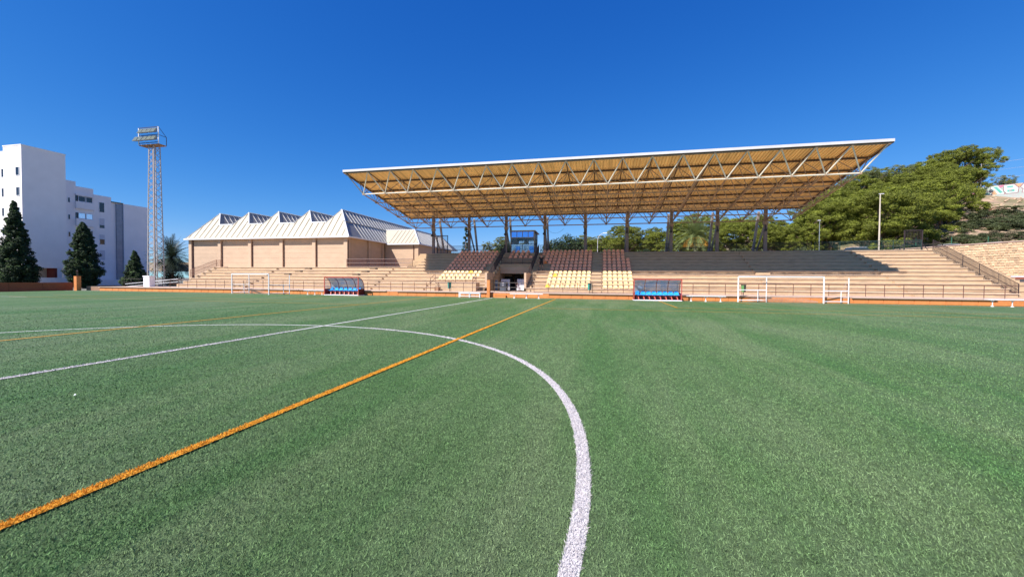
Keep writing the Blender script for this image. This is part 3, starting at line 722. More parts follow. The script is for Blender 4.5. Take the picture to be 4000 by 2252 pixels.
for i, x in enumerate(ridge):
    lx = (x-run) if i else ex0; lz, ly = (VZ, yv) if i else (E2, ey0)
    rx = (x+run) if i < 4 else ex1; rz, ryy = (VZ, yv) if i < 4 else (E2, ey0)
    MB().add([(x, yp, RZt), (lx, ly, lz), (lx, ey1, lz), (x, ey1, RZt)], [(0,1,2,3)]).build('roof_slope', ROOFW, hl)
    MB().add([(x, yp, RZt), (x, ey1, RZt), (rx, ey1, rz), (rx, ryy, rz)], [(0,1,2,3)]).build('shade_toned_slope', ROOFG, hl)
    if i < 4:
        MB().add([(x+run, yv, VZ), (x+run, ey1, VZ), (ridge[i+1]-run, ey1, VZ), (ridge[i+1]-run, yv, VZ)], [(0,1,2,3)]).build('valley_gutter', ROOFW, hl)
        MB().box(x+run-.25, ridge[i+1]-run+.1, yv-.12, yv-.02, VZ-.08, VZ+.06).build('valley_trim', WHITE, hl)
    MB().bar((x, yp-.02, RZt+.03), (x, ey1, RZt+.03), .16, .08).build('ridge_cap', WHITE, hl)
    if i < 4: MB().bar((x, yp-.02, RZt+.02), (x+run, yv-.02, VZ+.02), .12, .08).build('verge_trim', WHITE, hl)
    if i: MB().bar((x, yp-.02, RZt+.02), (x-run, yv-.02, VZ+.02), .10, .06).build('verge_trim', WHITE, hl)
MB().bar((ridge[0], yp-.02, RZt+.02), (ex0, ey0, E2+.02), .16, .10).build('hip_cap', WHITE, hl)
MB().bar((ridge[4], yp-.02, RZt+.02), (ex1, ey0, E2+.02), .16, .10).build('hip_cap', WHITE, hl)
poly = [(ex0, ey0, E2), (ex1, ey0, E2), (ridge[4], yp, RZt)]
for i in (3, 2, 1, 0):
    poly += [(ridge[i+1]-run, yv, VZ), (ridge[i]+run, yv, VZ), (ridge[i], yp, RZt)]
MB().add(poly, [tuple(range(len(poly)))]).build('front_slope', ROOFW, hl)
def prof_h(x):      # height of the front roof outline above eave at x
    h = VZ
    for r0 in ridge: h = max(h, RZt-abs(x-r0)*sl) if abs(x-r0) < run else h
    if x < ridge[0]: h = E2+(x-ex0)/(ridge[0]-ex0)*(RZt-E2)
    if x > ridge[4]: h = E2+(ex1-x)/(ex1-ridge[4])*(RZt-E2)
    return h
SEAM = mat('roof_seam', (.33, .27, .21), .5, .1, 3)
x = ex0+.6
while x < ex1-.3:
    h = prof_h(x)-.05; y1 = ey0+(h-E2)/sl
    MB().bar((x, ey0, E2+.02), (x, y1, h+.02), .07, .06, (0, -1, 1)).build('roof_seam', SEAM, hl); x += .86
LIGHTS = mat('pale_seam', (.75, .72, .68), .35, .1, 3)  # glint of the seams on the shaded slopes put into the colour
for i, x in enumerate(ridge):      # seams down the right-hand slopes
    rx = (x+run) if i < 4 else ex1; rz = VZ if i < 4 else E2
    y = 44.4
    while y < (50 if i < 4 else 63):
        tp = Vector((x+.05, y, RZt)); bt = Vector((rx, y, rz+.02))
        MB().bar(tp, bt, .05, .05).build('roof_seam', LIGHTS, hl); y += .80
# side slope lower strips (between the seams)
MB().bar((ridge[4]+(ex1-ridge[4])*.45, 42.5, RZt-(RZt-E2)*.45+.04), (ridge[4]+(ex1-ridge[4])*.45, 63.5, RZt-(RZt-E2)*.45+.04), .10, .05).build('seam_rail', ROOFW, hl)
# wing
wx0, wx1, wy0, wy1 = -21.3, -16.2, 50.4, 63.5
MB().box(wx0+.01, wx1, wy0, wy1, 2.95, 6.5).build('wing_wall', WALLP, hl)
MB().box(wx1-.4, wx1+.06, wy0-.06, wy0+.5, 2.95, 6.49).build('pilaster', WALLP, hl)
MB().tube((wx1-.65, wy0-.06, 2.95), (wx1-.65, wy0-.06, 6.4), .05, 6).build('drainpipe', BROWNI, hl)
MB().box(-20.85, -15.85, 49.94, 50.0, 6.42, 6.58).build('gutter', WHITE, hl)
MB().box(-15.85, -15.79, 49.94, 64, 6.42, 6.58).build('gutter', WHITE, hl)
MB().add([(-20.9, 50, 6.55), (-15.85, 50, 6.55), (-17.95, 52.9, 8.84), (-23.0, 52.9, 8.84)], [(0,1,2,3)]).build('roof_slope', ROOFW, hl)
MB().add([(-15.85, 50, 6.55), (-15.85, 66, 6.55), (-17.95, 63.4, 8.84), (-17.95, 52.9, 8.84)], [(0,1,2,3)]).build('shade_toned_slope', ROOFG, hl)
MB().add([(-17.95, 52.9, 8.84), (-17.95, 63.4, 8.84), (-23.0, 63.4, 8.84), (-23.0, 52.9, 8.84)], [(0,1,2,3)]).build('roof_slope', ROOFW, hl)
MB().add([(-15.85, 66, 6.55), (-23.0, 66, 6.55), (-23, 63.4, 8.84), (-17.95, 63.4, 8.84)], [(0,1,2,3)]).build('roof_slope', ROOFW, hl)
MB().bar((-17.95, 52.88, 8.87), (-23.0, 52.88, 8.87), .12, .08).build('ridge_cap', WHITE, hl)
MB().bar((-17.95, 52.88, 8.87), (-17.95, 63.4, 8.87), .12, .08).build('ridge_cap', WHITE, hl)
MB().bar((-17.95, 52.88, 8.87), (-15.85, 50, 6.58), .12, .08).build('hip_cap', WHITE, hl)
for i in range(8):
    x = -20.5+.62*i; top = 1.0 if x < -18.1 else (x+15.85)/(-2.1)
    MB().bar((x, 50, 6.57), (x-0*.6, 50+2.9*top, 6.57+2.29*top), .045, .05, (0, -1, 1)).build('roof_seam', SEAM, hl)
y = 51.2
while y < 63:
    f = min(1, (y-50)/2.9)
    MB().bar((-15.85, y, 6.58), (-15.85-2.1*f, y, 6.58+2.29*f), .05, .05, (1, 0, 1)).build('roof_seam', LIGHTS, hl); y += .62

# ------------------------------------------------------------------ apartment blocks
at = thing('apartment_tower', (-76, 45, 0), 'tall windowless white apartment tower at the left edge', 'building')
MB().box(-76.3, -72.6, 39.4, 44.35, 2.85, 20.4).build('wall', WHITEB, at)
MB().box(-79.5, -76.3, 40.4, 44.3, 0, 20.2).build('wall', WHITEB, at)
MB().box(-90, -79.5, 42.5, 44.0, 0, 20.0).build('wall', WHITEB, at)
MB().box(-76.35, -72.55, 39.35, 44.4, 20.4, 20.55).build('parapet', WHITEB, at)
MB().box(-75.8, -75.4, 39.8, 43.9, 0, 2.85).build('pillar', WHITEB, at)
MB().box(-72.9, -72.62, 39.6, 40.0, 0, 2.85).build('pillar', WHITEB, at); MB().box(-72.9, -72.62, 43.9, 44.3, 0, 2.85).build('pillar', WHITEB, at)
MB().box(-75.3, -73.4, 43.3, 43.6, 0, 2.85).build('porch_door', mat('maroon_door', (.13, .02, .02)), at)
MB().box(-75.2, -75.1, 40.0, 43.3, 0, 2.85).build('porch_wall', mat('shaded_render', (.55, .5, .46)), at)
MB().box(-72.5, -72.3, 39.2, 46.5, 0, 1.38).build('garden_wall', WHITEB, at)
def win(parent, axis, c, a0, a1, z0, z1, sill=True, m=GLASSD, split=None, fm=WHITE, rec=.12):
    """window on a wall facing +X (axis 'x') or -Y (axis 'y'); c = wall plane"""
    def bb(a, b2, z, zz, d0, d1):
        return MB().box(c-d1, c-d0, a, b2, z, zz) if axis == 'x' else MB().box(a, b2, c+d0, c+d1, z, zz)
    f = thing_part('window', parent, axis, c, a0, a1, z0, z1, bb, fm)
    n = split or 1; w = (a1-a0)/n
    for i in range(n):
        p = bb(a0+w*i+.05, a0+w*(i+1)-.05, z0+.05, z1-.05, -.02, .03).build('pane', m, f)
    return f
def thing_part(name, parent, axis, c, a0, a1, z0, z1, bb, fm):
    b = MB()
    for q in ((a0, a0+.05, z0, z1), (a1-.05, a1, z0, z1), (a0+.05, a1-.05, z0, z0+.05), (a0+.05, a1-.05, z1-.05, z1)):
        x = bb(*q, -.06, .02); b.add(x.v, x.f)
    return b.build(name, fm, parent)
win(at, 'y', 39.4, -73.75, -73.0, 16.1, 17.35); win(at, 'y', 39.4, -73.7, -73.0, 13.2, 14.45)
win(at, 'y', 39.4, -73.7, -73.0, 10.3, 11.55)
for z in (16.3, 13.4, 10.5, 7.6, 4.7): win(at, 'y', 40.4, -78.7, -77.6, z, z+1.3)

ab = thing('apartment_block', (-84, 56, 0), 'lower stepped white apartment block with rows of windows, left of the floodlight mast', 'building')
MB().box(-92, -80.3, 45.5, 50.15, 0, 18.05).build('wall', WHITEB, ab)
MB().box(-92, -80.31, 50.15, 52.67, 0, 17.28).build('wall', WHITEB, ab)
MB().box(-92, -80.3, 52.67, 55.38, 0, 16.35).build('wall', WHITEB, ab)
MB().box(-92, -80.6, 55.38, 57.3, 0, 15.55).build('wall', WHITEB, ab)
MB().box(-92, -80.15, 57.3, 61.7, 0, 15.48).build('wall', WHITEB, ab)
MB().box(-80.6, -80.35, 56.25, 57.28, 0, 15.3).build('stair_glazing', mat('stair_glass', (.26, .28, .33), .25, .15, 1.5), ab)
MB().box(-80.6, -80.3, 55.3, 57.4, 15.5, 15.62).build('roof_edge', BLACKI, ab)
for z in range(5): MB().box(-80.35, -80.3, 56.25, 57.28, 2.4+2.9*z, 2.48+2.9*z).build('floor_band', GREYB, ab)
for z0 in (14.2, 11.3, 8.35, 5.4, 2.5):
    win(ab, 'x', -80.3, 49.0, 49.35, z0+.05, z0+.95)
for i, z1 in enumerate((16.4, 13.45, 10.5, 7.6)):      # projecting balconies and window bands
    MB().box(-80.31, -79.95, 50.0, 52.65, z1-3.0 if i else z1-2.95, z1-1.75).build('balcony', WHITEB, ab)
    MB().box(-80.29, -80.27, 50.05, 52.5, z1-1.72, z1-.72).build('dark_opening', GLASSD, ab)
    for a0, a1 in ((50.4, 51.4), (51.48, 52.45)):
        win(ab, 'x', -80.2, a0, a1, z1-1.70, z1-.74, m=(PLBLUE if i == 1 else GLASSD))
MB().box(-80.31, -80.0, 50.0, 52.6, 15.7, 16.0).build('canopy', WHITEB, ab)
for i, z0 in enumerate((13.3, 10.4, 7.45, 4.6, 1.7)):
    f = win(ab, 'x', -80.3, 53.45, 54.3, z0, z0+1.85)
    sh = (0, 1.25, .9, 1.8, .8)[i]
    if sh: MB().box(-80.31, -80.25, 53.5, 54.25, z0+1.8-sh+.05, z0+1.8).build('shutter', SHUT, f)
MB().box(-80.32, -80.2, 53.6, 54.9, 0, .9).build('grille', GREYB, ab)
MB().box(-80.2, -78.6, 50.2, 55.8, 0, 1.05).build('garden_wall', WHITEB, ab)
MB().tube((-77, 42, 20.5), (-77, 42, 21.4), .03, 4).tube((-77, 42, 21.3), (-76.3, 41.2, 21.35), .02, 4).build('aerial', GALV, at)
MB().tube((-82, 58, 15.5), (-82, 58, 16.4), .02, 4).build('aerial', GALV, ab)

# ------------------------------------------------------------------ floodlight mast
ms = thing('floodlight_mast', (-44.2, 36.4, .4), 'tall square lattice mast carrying two banks of floodlights', 'floodlight mast')
cx, cy, zb, zt = -44.2, 36.4, .42, 17.45
def half(z): return .57 + (.36-.57)*(z-zb)/(zt-zb)
cor = [(-1,-1), (1,-1), (1,1), (-1,1)]
for sx, sy in cor: MB().bar((cx+sx*half(zb), cy+sy*half(zb), zb), (cx+sx*half(zt), cy+sy*half(zt), zt), .085, .085).build('leg', GALV, ms)
nl = 24; lat = []
for i in range(nl):
    za, zc = zb+(zt-zb)*i/nl, zb+(zt-zb)*(i+1)/nl
    for a in range(4):
        p, q = cor[a], cor[(a+1) % 4]
        if i % 2: p, q = q, p
        MB().bar((cx+p[0]*half(za), cy+p[1]*half(za), za), (cx+q[0]*half(zc), cy+q[1]*half(zc), zc), .038, .038).build('lattice_bar', GALV, ms)
        if a in (0, 1):
            MB().bar((cx+q[0]*half(za), cy+q[1]*half(za), za), (cx+p[0]*half(zc), cy+p[1]*half(zc), zc), .032, .032).build('lattice_bar', GALV, ms)
MB().tube((cx+.1, cy-.2, zb), (cx+.1, cy-.2, zt), .09, 6).build('cable_duct', RUST, ms)
MB().box(cx-1.55, cx+1.45, cy-.62, cy+.30, zt, zt+.10).build('platform', RUST, ms)
NAVY = mat('navy_steel', (.05, .06, .13), .5, .1, 3)
for z in (zt+.28, zt+1.18, zt+2.10):
    MB().bar((cx-1.55, cy-.62, z), (cx+1.45, cy-.62, z), .07, .07).build('frame_bar', NAVY, ms)
for x in (cx-1.55, cx+1.45): MB().bar((x, cy-.62, zt+.1), (x, cy-.62, zt+2.1), .08, .08).build('frame_post', WHITE, ms)
MB().bar((cx+1.45, cy+.3, zt+.1), (cx+1.45, cy+.3, zt+1.1), .05, .05).bar((cx+1.45, cy+.3, zt+1.1), (cx+1.45, cy-.62, zt+1.15), .05, .05).bar((cx+1.45, cy+.3, zt+1.1), (cx+1.45, cy-.62, zt+2.1), .04, .04).build('cage_bar', NAVY, ms)
for row, (z, xs_) in enumerate(((zt+1.66, (-1.0, -.33, .34, 1.0)), (zt+.76, (-1.75, -1.05, -.35, .35, 1.0)))):
    for x in xs_:
        b = MB(); X, Yc = cx+x, cy-.72
        b.add([(X-.31, Yc-.32, z-.30), (X+.31, Yc-.32, z-.30), (X+.31, Yc+.02, z+.30), (X-.31, Yc+.02, z+.30), (X-.2, Yc+.1, z-.22), (X+.2, Yc+.1, z-.22), (X+.2, Yc+.2, z+.18), (X-.2, Yc+.2, z+.18)],
              [(0,1,2,3),(7,6,5,4),(0,4,5,1),(1,5,6,2),(2,6,7,3),(3,7,4,0)])
        o = b.build('floodlight', GREYB, ms)
        MB().add([(X-.29, Yc-.333, z-.28), (X+.29, Yc-.333, z-.28), (X+.29, Yc-.018, z+.28), (X-.29, Yc-.018, z+.28)], [(0,1,2,3)]).build('lens', LAMPG, o)

ms.scale = (1.14, 1.14, 1.14); ms.location = (9.2124+(-44.2-9.2124)*1.14, -3.0485+(36.4+3.0485)*1.14, 1.6249+(.4-1.6249)*1.14)
cb = thing('electric_cabinet', (-42.8, 34.6, .42), 'white electricity cabinet at the foot of the floodlight mast', 'cabinet')
MB().box(-43.25, -42.35, 34.3, 34.9, .46, 1.62).build('cabinet_body', WHITE, cb)
MB().box(-43.30, -42.30, 34.25, 34.95, 1.62, 1.74).build('cabinet_lid', WHITE, cb)
MB().box(-43.2, -42.83, 34.285, 34.3, .55, 1.55).build('cabinet_door', WHITE, cb); MB().box(-42.77, -42.4, 34.285, 34.3, .55, 1.55).build('cabinet_door', WHITE, cb)
rr = thing('ramp_handrail', (-46, 37, .42), 'pair of pale sloping ramp handrails behind the mast foot', 'handrail')
for dz in (0, .33): MB().tube((-50.0, 37, .35+dz), (-41.6, 37, 1.05+dz), .03, 6).build('rail', WHITE, rr)
for x in (-49, -46.5, -44, -41.7): MB().tube((x, 37, .0), (x, 37, .75+(x+50)*.083), .025, 5).build('post', BLACKI, rr)
railing('side_railing', [(-52, 38.2, .4), (-40.6, 38.2, .4)], 'dark thin railing behind the ramp at the far left', h=.95, m=BLACKI)

# ------------------------------------------------------------------ goals
def goal(name, fl, fr, bl, brr, label, h=1.95):
    c = ((fl[0]+fr[0])/2, (fl[1]+fr[1])/2, 0); t = thing(name, c, label, 'goal')
    r = .05
    for q in (fl, fr): MB().tube((q[0], q[1], 0), (q[0], q[1], h), r, 10).build('goalpost', WHITE, t)
    MB().tube((fl[0], fl[1], h), (fr[0], fr[1], h), r, 10).build('crossbar', WHITE, t)
    for a, b2 in ((fl, bl), (fr, brr)):
        MB().tube((b2[0], b2[1], 0), (b2[0], b2[1], h-.05), .035, 8).build('back_post', WHITE, t)
        for z in (.14, .93): MB().tube((a[0], a[1], z), (b2[0], b2[1], z), .03, 8).build('side_bar', WHITE, t)
        m_ = (a[0]+(b2[0]-a[0])*.7, a[1]+(b2[1]-a[1])*.7)
        MB().tube((m_[0], m_[1], .06), (m_[0], m_[1], .93), .025, 8).build('short_post', WHITE, t)
        MB().tube((m_[0]-.0, m_[1], .06), (m_[0]+.03, m_[1]+.06, .06), .06, 10).build('wheel', BLACKI, t)
        MB().tube((b2[0], b2[1], h-.05), (b2[0]-.35, b2[1]-.0, 1.1), .012, 5).build('stay', NETM, t)
    # slack folded net along the foot and a loose curtain hanging from the bar
    rs_ = random.Random(int(abs(fl[0])*10)); b = MB()
    F_, R_ = Vector((*fl, 0)), Vector((*fr, 0)); dd = (R_-F_)
    nn = 46
    for i in range(nn):
        f = .12+.83*i/nn; p = F_+dd*f
        hgt = .42*math.sin(math.pi*min(1, f*1.02))+.05*rs_.random()
        b.bar((p.x+.1, p.y+.28, .05), (p.x+.02, p.y+.34, .06+hgt), .010, .010)
    for kz in range(5):
        prev = None
        for i in range(25):
            f = .12+.83*i/24; p = F_+dd*f; hgt = (.42*math.sin(math.pi*min(1, f*1.02)))*kz/4+.05+.02*rs_.random()
            q = Vector((p.x+.06, p.y+.30, hgt))
            if prev is not None: b.bar(prev, q, .010, .010)
            prev = q
    b.build('net', NETM, t, kind='stuff')
    return t
goal('goal', (19.54, 31.6), (25.33, 31.55), (21.63, 31.95), (27.08, 31.85), 'white small-sided goal folded against the wall at right, by the bin')
goal('goal', (-27.15, 30.95), (-21.55, 29.65), (-26.0, 31.85), (-20.75, 31.35), 'white small-sided goal standing at an angle at the left')

# ------------------------------------------------------------------ dugouts
def dugout(x0, x1, yf, label, nseat):
    t = thing('dugout', ((x0+x1)/2, yf+.5, 0), label, 'dugout')
    yb = yf+1.0
    MB().box(x0-.02, x1+.02, yf-.04, yb+.04, 0, .06).build('plinth', PALEP, t)
    MB().box(x0, x1, yb-.04, yb, .06, .62).build('back_panel', DRED, t)
    for x in (x0, x1-.04): MB().box(x, x+.04, yf+.05, yb-.041, .06, .62).build('side_panel', DRED, t)
    def prof(n=9):
        return [(yf+.02+(yb-yf-.04)*math.sin(a), .62+(1.68-.62)*math.cos(a)) for a in [math.pi/2*i/n for i in range(n+1)]]
    pr_ = prof()
    nrib = 5
    for i in range(nrib):
        x = x0+.02+(x1-x0-.04)*i/(nrib-1); b = MB()
        for a, c in zip(pr_[:-1], pr_[1:]): b.bar((x, a[0], a[1]), (x, c[0], c[1]), .045, .045, (1, 0, 0))
        b.build('rib', DRED if 0 < i < nrib-1 else REDP, t)
    for i in range(nrib-1):
        xa = x0+.05+(x1-x0-.04)*i/(nrib-1); xb = xa+(x1-x0-.04)/(nrib-1)-.06
        V = []; n = len(pr_)
        for q in pr_: V += [(xa, q[0], q[1]-.01), (xb, q[0], q[1]-.01)]
        MB().add(V, [(2*k, 2*k+1, 2*k+3, 2*k+2) for k in range(n-1)]).build('canopy_panel', DUGG, t, smooth=True)
    for x in (x0+.02, x1-.02):
        V = [(x, yf+.02, .62)] + [(x, q[0], q[1]) for q in pr_]
        MB().add(V, [tuple(range(len(V)))]).build('end_panel', CLEAR, t)
        MB().bar((x, yf, .02), (x, yf, 1.70), .06, .06, (1, 0, 0)).build('front_post', REDP, t)
    MB().bar((x0-.01, yf, 1.70), (x1+.01, yf, 1.70), .07, .07).build('front_beam', REDP, t)
    w = (x1-x0-.25)/nseat
    sm_ = BLUES
    MB().bar((x0+.1, yf+.5, .40), (x1-.1, yf+.5, .40), .06, .05).build('seat_beam', DRED, t)
    for i in range(nseat):
        x = x0+.14+w*(i+.5)
        shared('seat', sm_, t, (x, yf+.5, .42), (0, 0, random.uniform(-.03, .03)))
        MB().add([(x-.05, yf+.46, .40), (x+.05, yf+.46, .40), (x+.05, yf+.54, .40), (x-.05, yf+.54, .40), (x+.06, yf+.30, .06), (x+.12, yf+.30, .06), (x+.12, yf+.40, .06), (x+.06, yf+.40, .06)],
                 [(0,3,2,1),(4,5,6,7),(0,1,5,4),(1,2,6,5),(2,3,7,6),(3,0,4,7)]).build('seat_bracket', REDP, t)
    return t
BLUES = seat_mesh(BLUE)
dugout(-16.62, -12.98, 31.02, 'left red-framed team dugout with curved smoky canopy and blue seats', 7)
d2 = dugout(11.72, 15.36, 31.12, 'right red-framed team dugout with curved smoky canopy and blue seats', 8)
MB().add([(12.15, 32.02, .98), (12.42, 32.0, .92), (12.48, 31.97, 1.05), (12.25, 31.92, 1.18), (12.08, 31.93, 1.17)], [(0,1,2,3,4)]).build('patch', PALEP, d2)

# ------------------------------------------------------------------ benches
def bench(x0, x1, y, z, nleg, label, mush=True):
    t = thing('bench', ((x0+x1)/2, y, 0), label, 'bench', 'benches along the orange wall')
    MB().box(x0, x1, y-.16, y+.16, z-.045, z).build('seat', WHITE, t)
    for i in range(nleg):
        x = x0+.35+(x1-x0-.7)*i/(nleg-1)
        MB().tube((x, y, .02), (x, y, z-.12), .028, 8).bar((x, y, z-.16), (x-.15, y, z-.04), .03, .03).bar((x, y, z-.16), (x+.15, y, z-.04), .03, .03).build('leg', WHITE, t)
        MB().tube((x, y, 0.0), (x, y, .03), .10, 10, .06).build('foot', WHITE, t)
    return t
bench(-19.25, -16.95, 31.6, .44, 3, 'white bench just left of the left dugout')
bench(1.45, 4.3, 31.45, .41, 3, 'white three-legged bench before the tunnel mouth')
bench(15.75, 18.6, 31.45, .44, 3, 'white three-legged bench just right of the right dugout')
bench(35.0, 39.0, 31.3, .50, 4, 'white bench at the far right end of the wall')
t = thing('bench', (-2.2, 31.4, 0), 'white framed double bench left of the centre orange post', 'bench', 'benches along the orange wall')
MB().box(-3.2, -1.2, 31.2, 31.6, .41, .46).build('seat', WHITE, t)
for x in (-3.15, -2.2, -1.25):
    MB().box(x-.03, x+.03, 31.22, 31.28, 0, .41).box(x-.03, x+.03, 31.52, 31.58, 0, .41).box(x-.03, x+.03, 31.28, 31.52, .1, .16).build('leg', WHITE, t)
MB().box(-3.15, -1.25, 31.24, 31.30, .10, .15).build('stretcher', WHITE, t)
MB().box(-3.15, -1.25, 31.22, 31.27, .33, .38).build('stretcher', WHITE, t)
t = thing('step_block', (.4, 31.95, 0), 'orange concrete step at the foot of the wall before the tunnel', 'step')
MB().box(-.05, .95, 31.8, 32.09, 0, .17).build('block', ORANGE, t); MB().box(-.07, .97, 31.78, 32.09, .17, .20).build('top', ORANGE, t)

# ------------------------------------------------------------------ bins, boxes, boards
for x, lab, m in ((-4.75, 'teal litter bin on the railing below the viewing platform', TEAL), (8.17, 'teal litter bin on the railing below the right seat block', TEAL), (20.35, 'green slatted litter bin on a stand behind the right goal', mat('bin_green', (.10, .26, .08), .6))):
    t = thing('litter_bin', (x, 33.1, .5), lab, 'litter bin', 'litter bins along the railing')
    MB().tube((x, 33.02, .75), (x, 33.02, 1.28), .15, 12, .18).build('bin_body', m, t)
    MB().tube((x, 33.02, 1.28), (x, 33.02, 1.34), .19, 12).build('bin_rim', BLACKI, t)
    MB().box(x-.02, x+.09, 32.835, 32.86, .72, 1.27).build('bracket', BLACKI, t)
    MB().tube((x, 33.06, .46), (x, 33.06, .76), .025, 6).build('stand', BLACKI, t)
t = thing('speaker_cabinet', (-.15, 35.4, .46), 'black two-door cabinet standing in the tunnel mouth', 'cabinet')
MB().box(-.5, .22, 35.3, 35.8, .47, 1.36).build('cabinet_body', CLOTH, t)
MB().box(-.44, .16, 35.28, 35.3, .95, 1.30).build('cabinet_door', mat('charcoal', (.045, .05, .07), .4), t); MB().box(-.44, .16, 35.28, 35.3, .50, .88).build('cabinet_door', mat('charcoal', (.07, .08, .10), .4), t)
MB().box(-.25, -.03, 35.265, 35.28, 1.22, 1.26).build('handle', SHUT, t); MB().box(-.25, -.03, 35.265, 35.28, 1.02, 1.06).build('handle', SHUT, t)
t = thing('white_board', (.85, 40.8, .46), 'large white board leaning at the right side of the tunnel', 'board')
MB().add([(.12, 40.6, .44), (1.62, 40.6, .44), (1.62, 40.85, 1.66), (.12, 40.85, 1.66), (.12, 40.66, .44), (1.62, 40.66, .44), (1.62, 40.9, 1.66), (.12, 40.9, 1.66)],
         [(0,1,2,3),(7,6,5,4),(0,4,5,1),(1,5,6,2),(2,6,7,3),(3,7,4,0)]).build('panel', PALEP, t)
t = thing('white_board', (-1.2, 40.9, .46), 'white lettered board behind the black cabinet at the left of the tunnel', 'board')
MB().box(-1.72, -.72, 40.85, 40.92, .44, 1.64).build('panel', PALEP, t)
GL = [(-1.35, 1.20, .05, .3), (-1.22, 1.2, .05, .25), (-1.1, 1.2, .05, .3), (-1.0, 1.2, .05, .22), (-.9, 1.18, .05, .26)]
for x, z, w_, h_ in GL: MB().box(x, x+w_, 40.835, 40.849, z, z+h_).build('letter', WHITE, t)
t = thing('leaning_pole', (.3, 40.2, .46), 'dark poles leaning in the tunnel beside the black cabinet', 'pole')
for dx in (0, .18): MB().tube((.05+dx+.5, 39.6, .46), (-.2+dx, 40.8, 1.5), .03, 5).build('pole', BROWNI, t)
t = thing('bollard_box', (-1.55, 36.6, .46), 'dark grey upright box against the left tunnel wall', 'box')
MB().box(-1.75, -1.5, 38.4, 38.7, .45, 1.55).build('box_body', GREYB, t)
t = thing('brown_block', (-6.5, 34.3, .46), 'brown concrete block at the left foot of the viewing platform', 'block')
MB().box(-6.75, -6.35, 34.2, 34.7, .46, .82).build('block', mat('brown_block_paint', (.33, .18, .10)), t)
t = thing('hedge', (-2.4, 55.5, .4), 'leafy bush seen through the tunnel against the pink wall', 'bush')
TUNNEL_BUSH = t

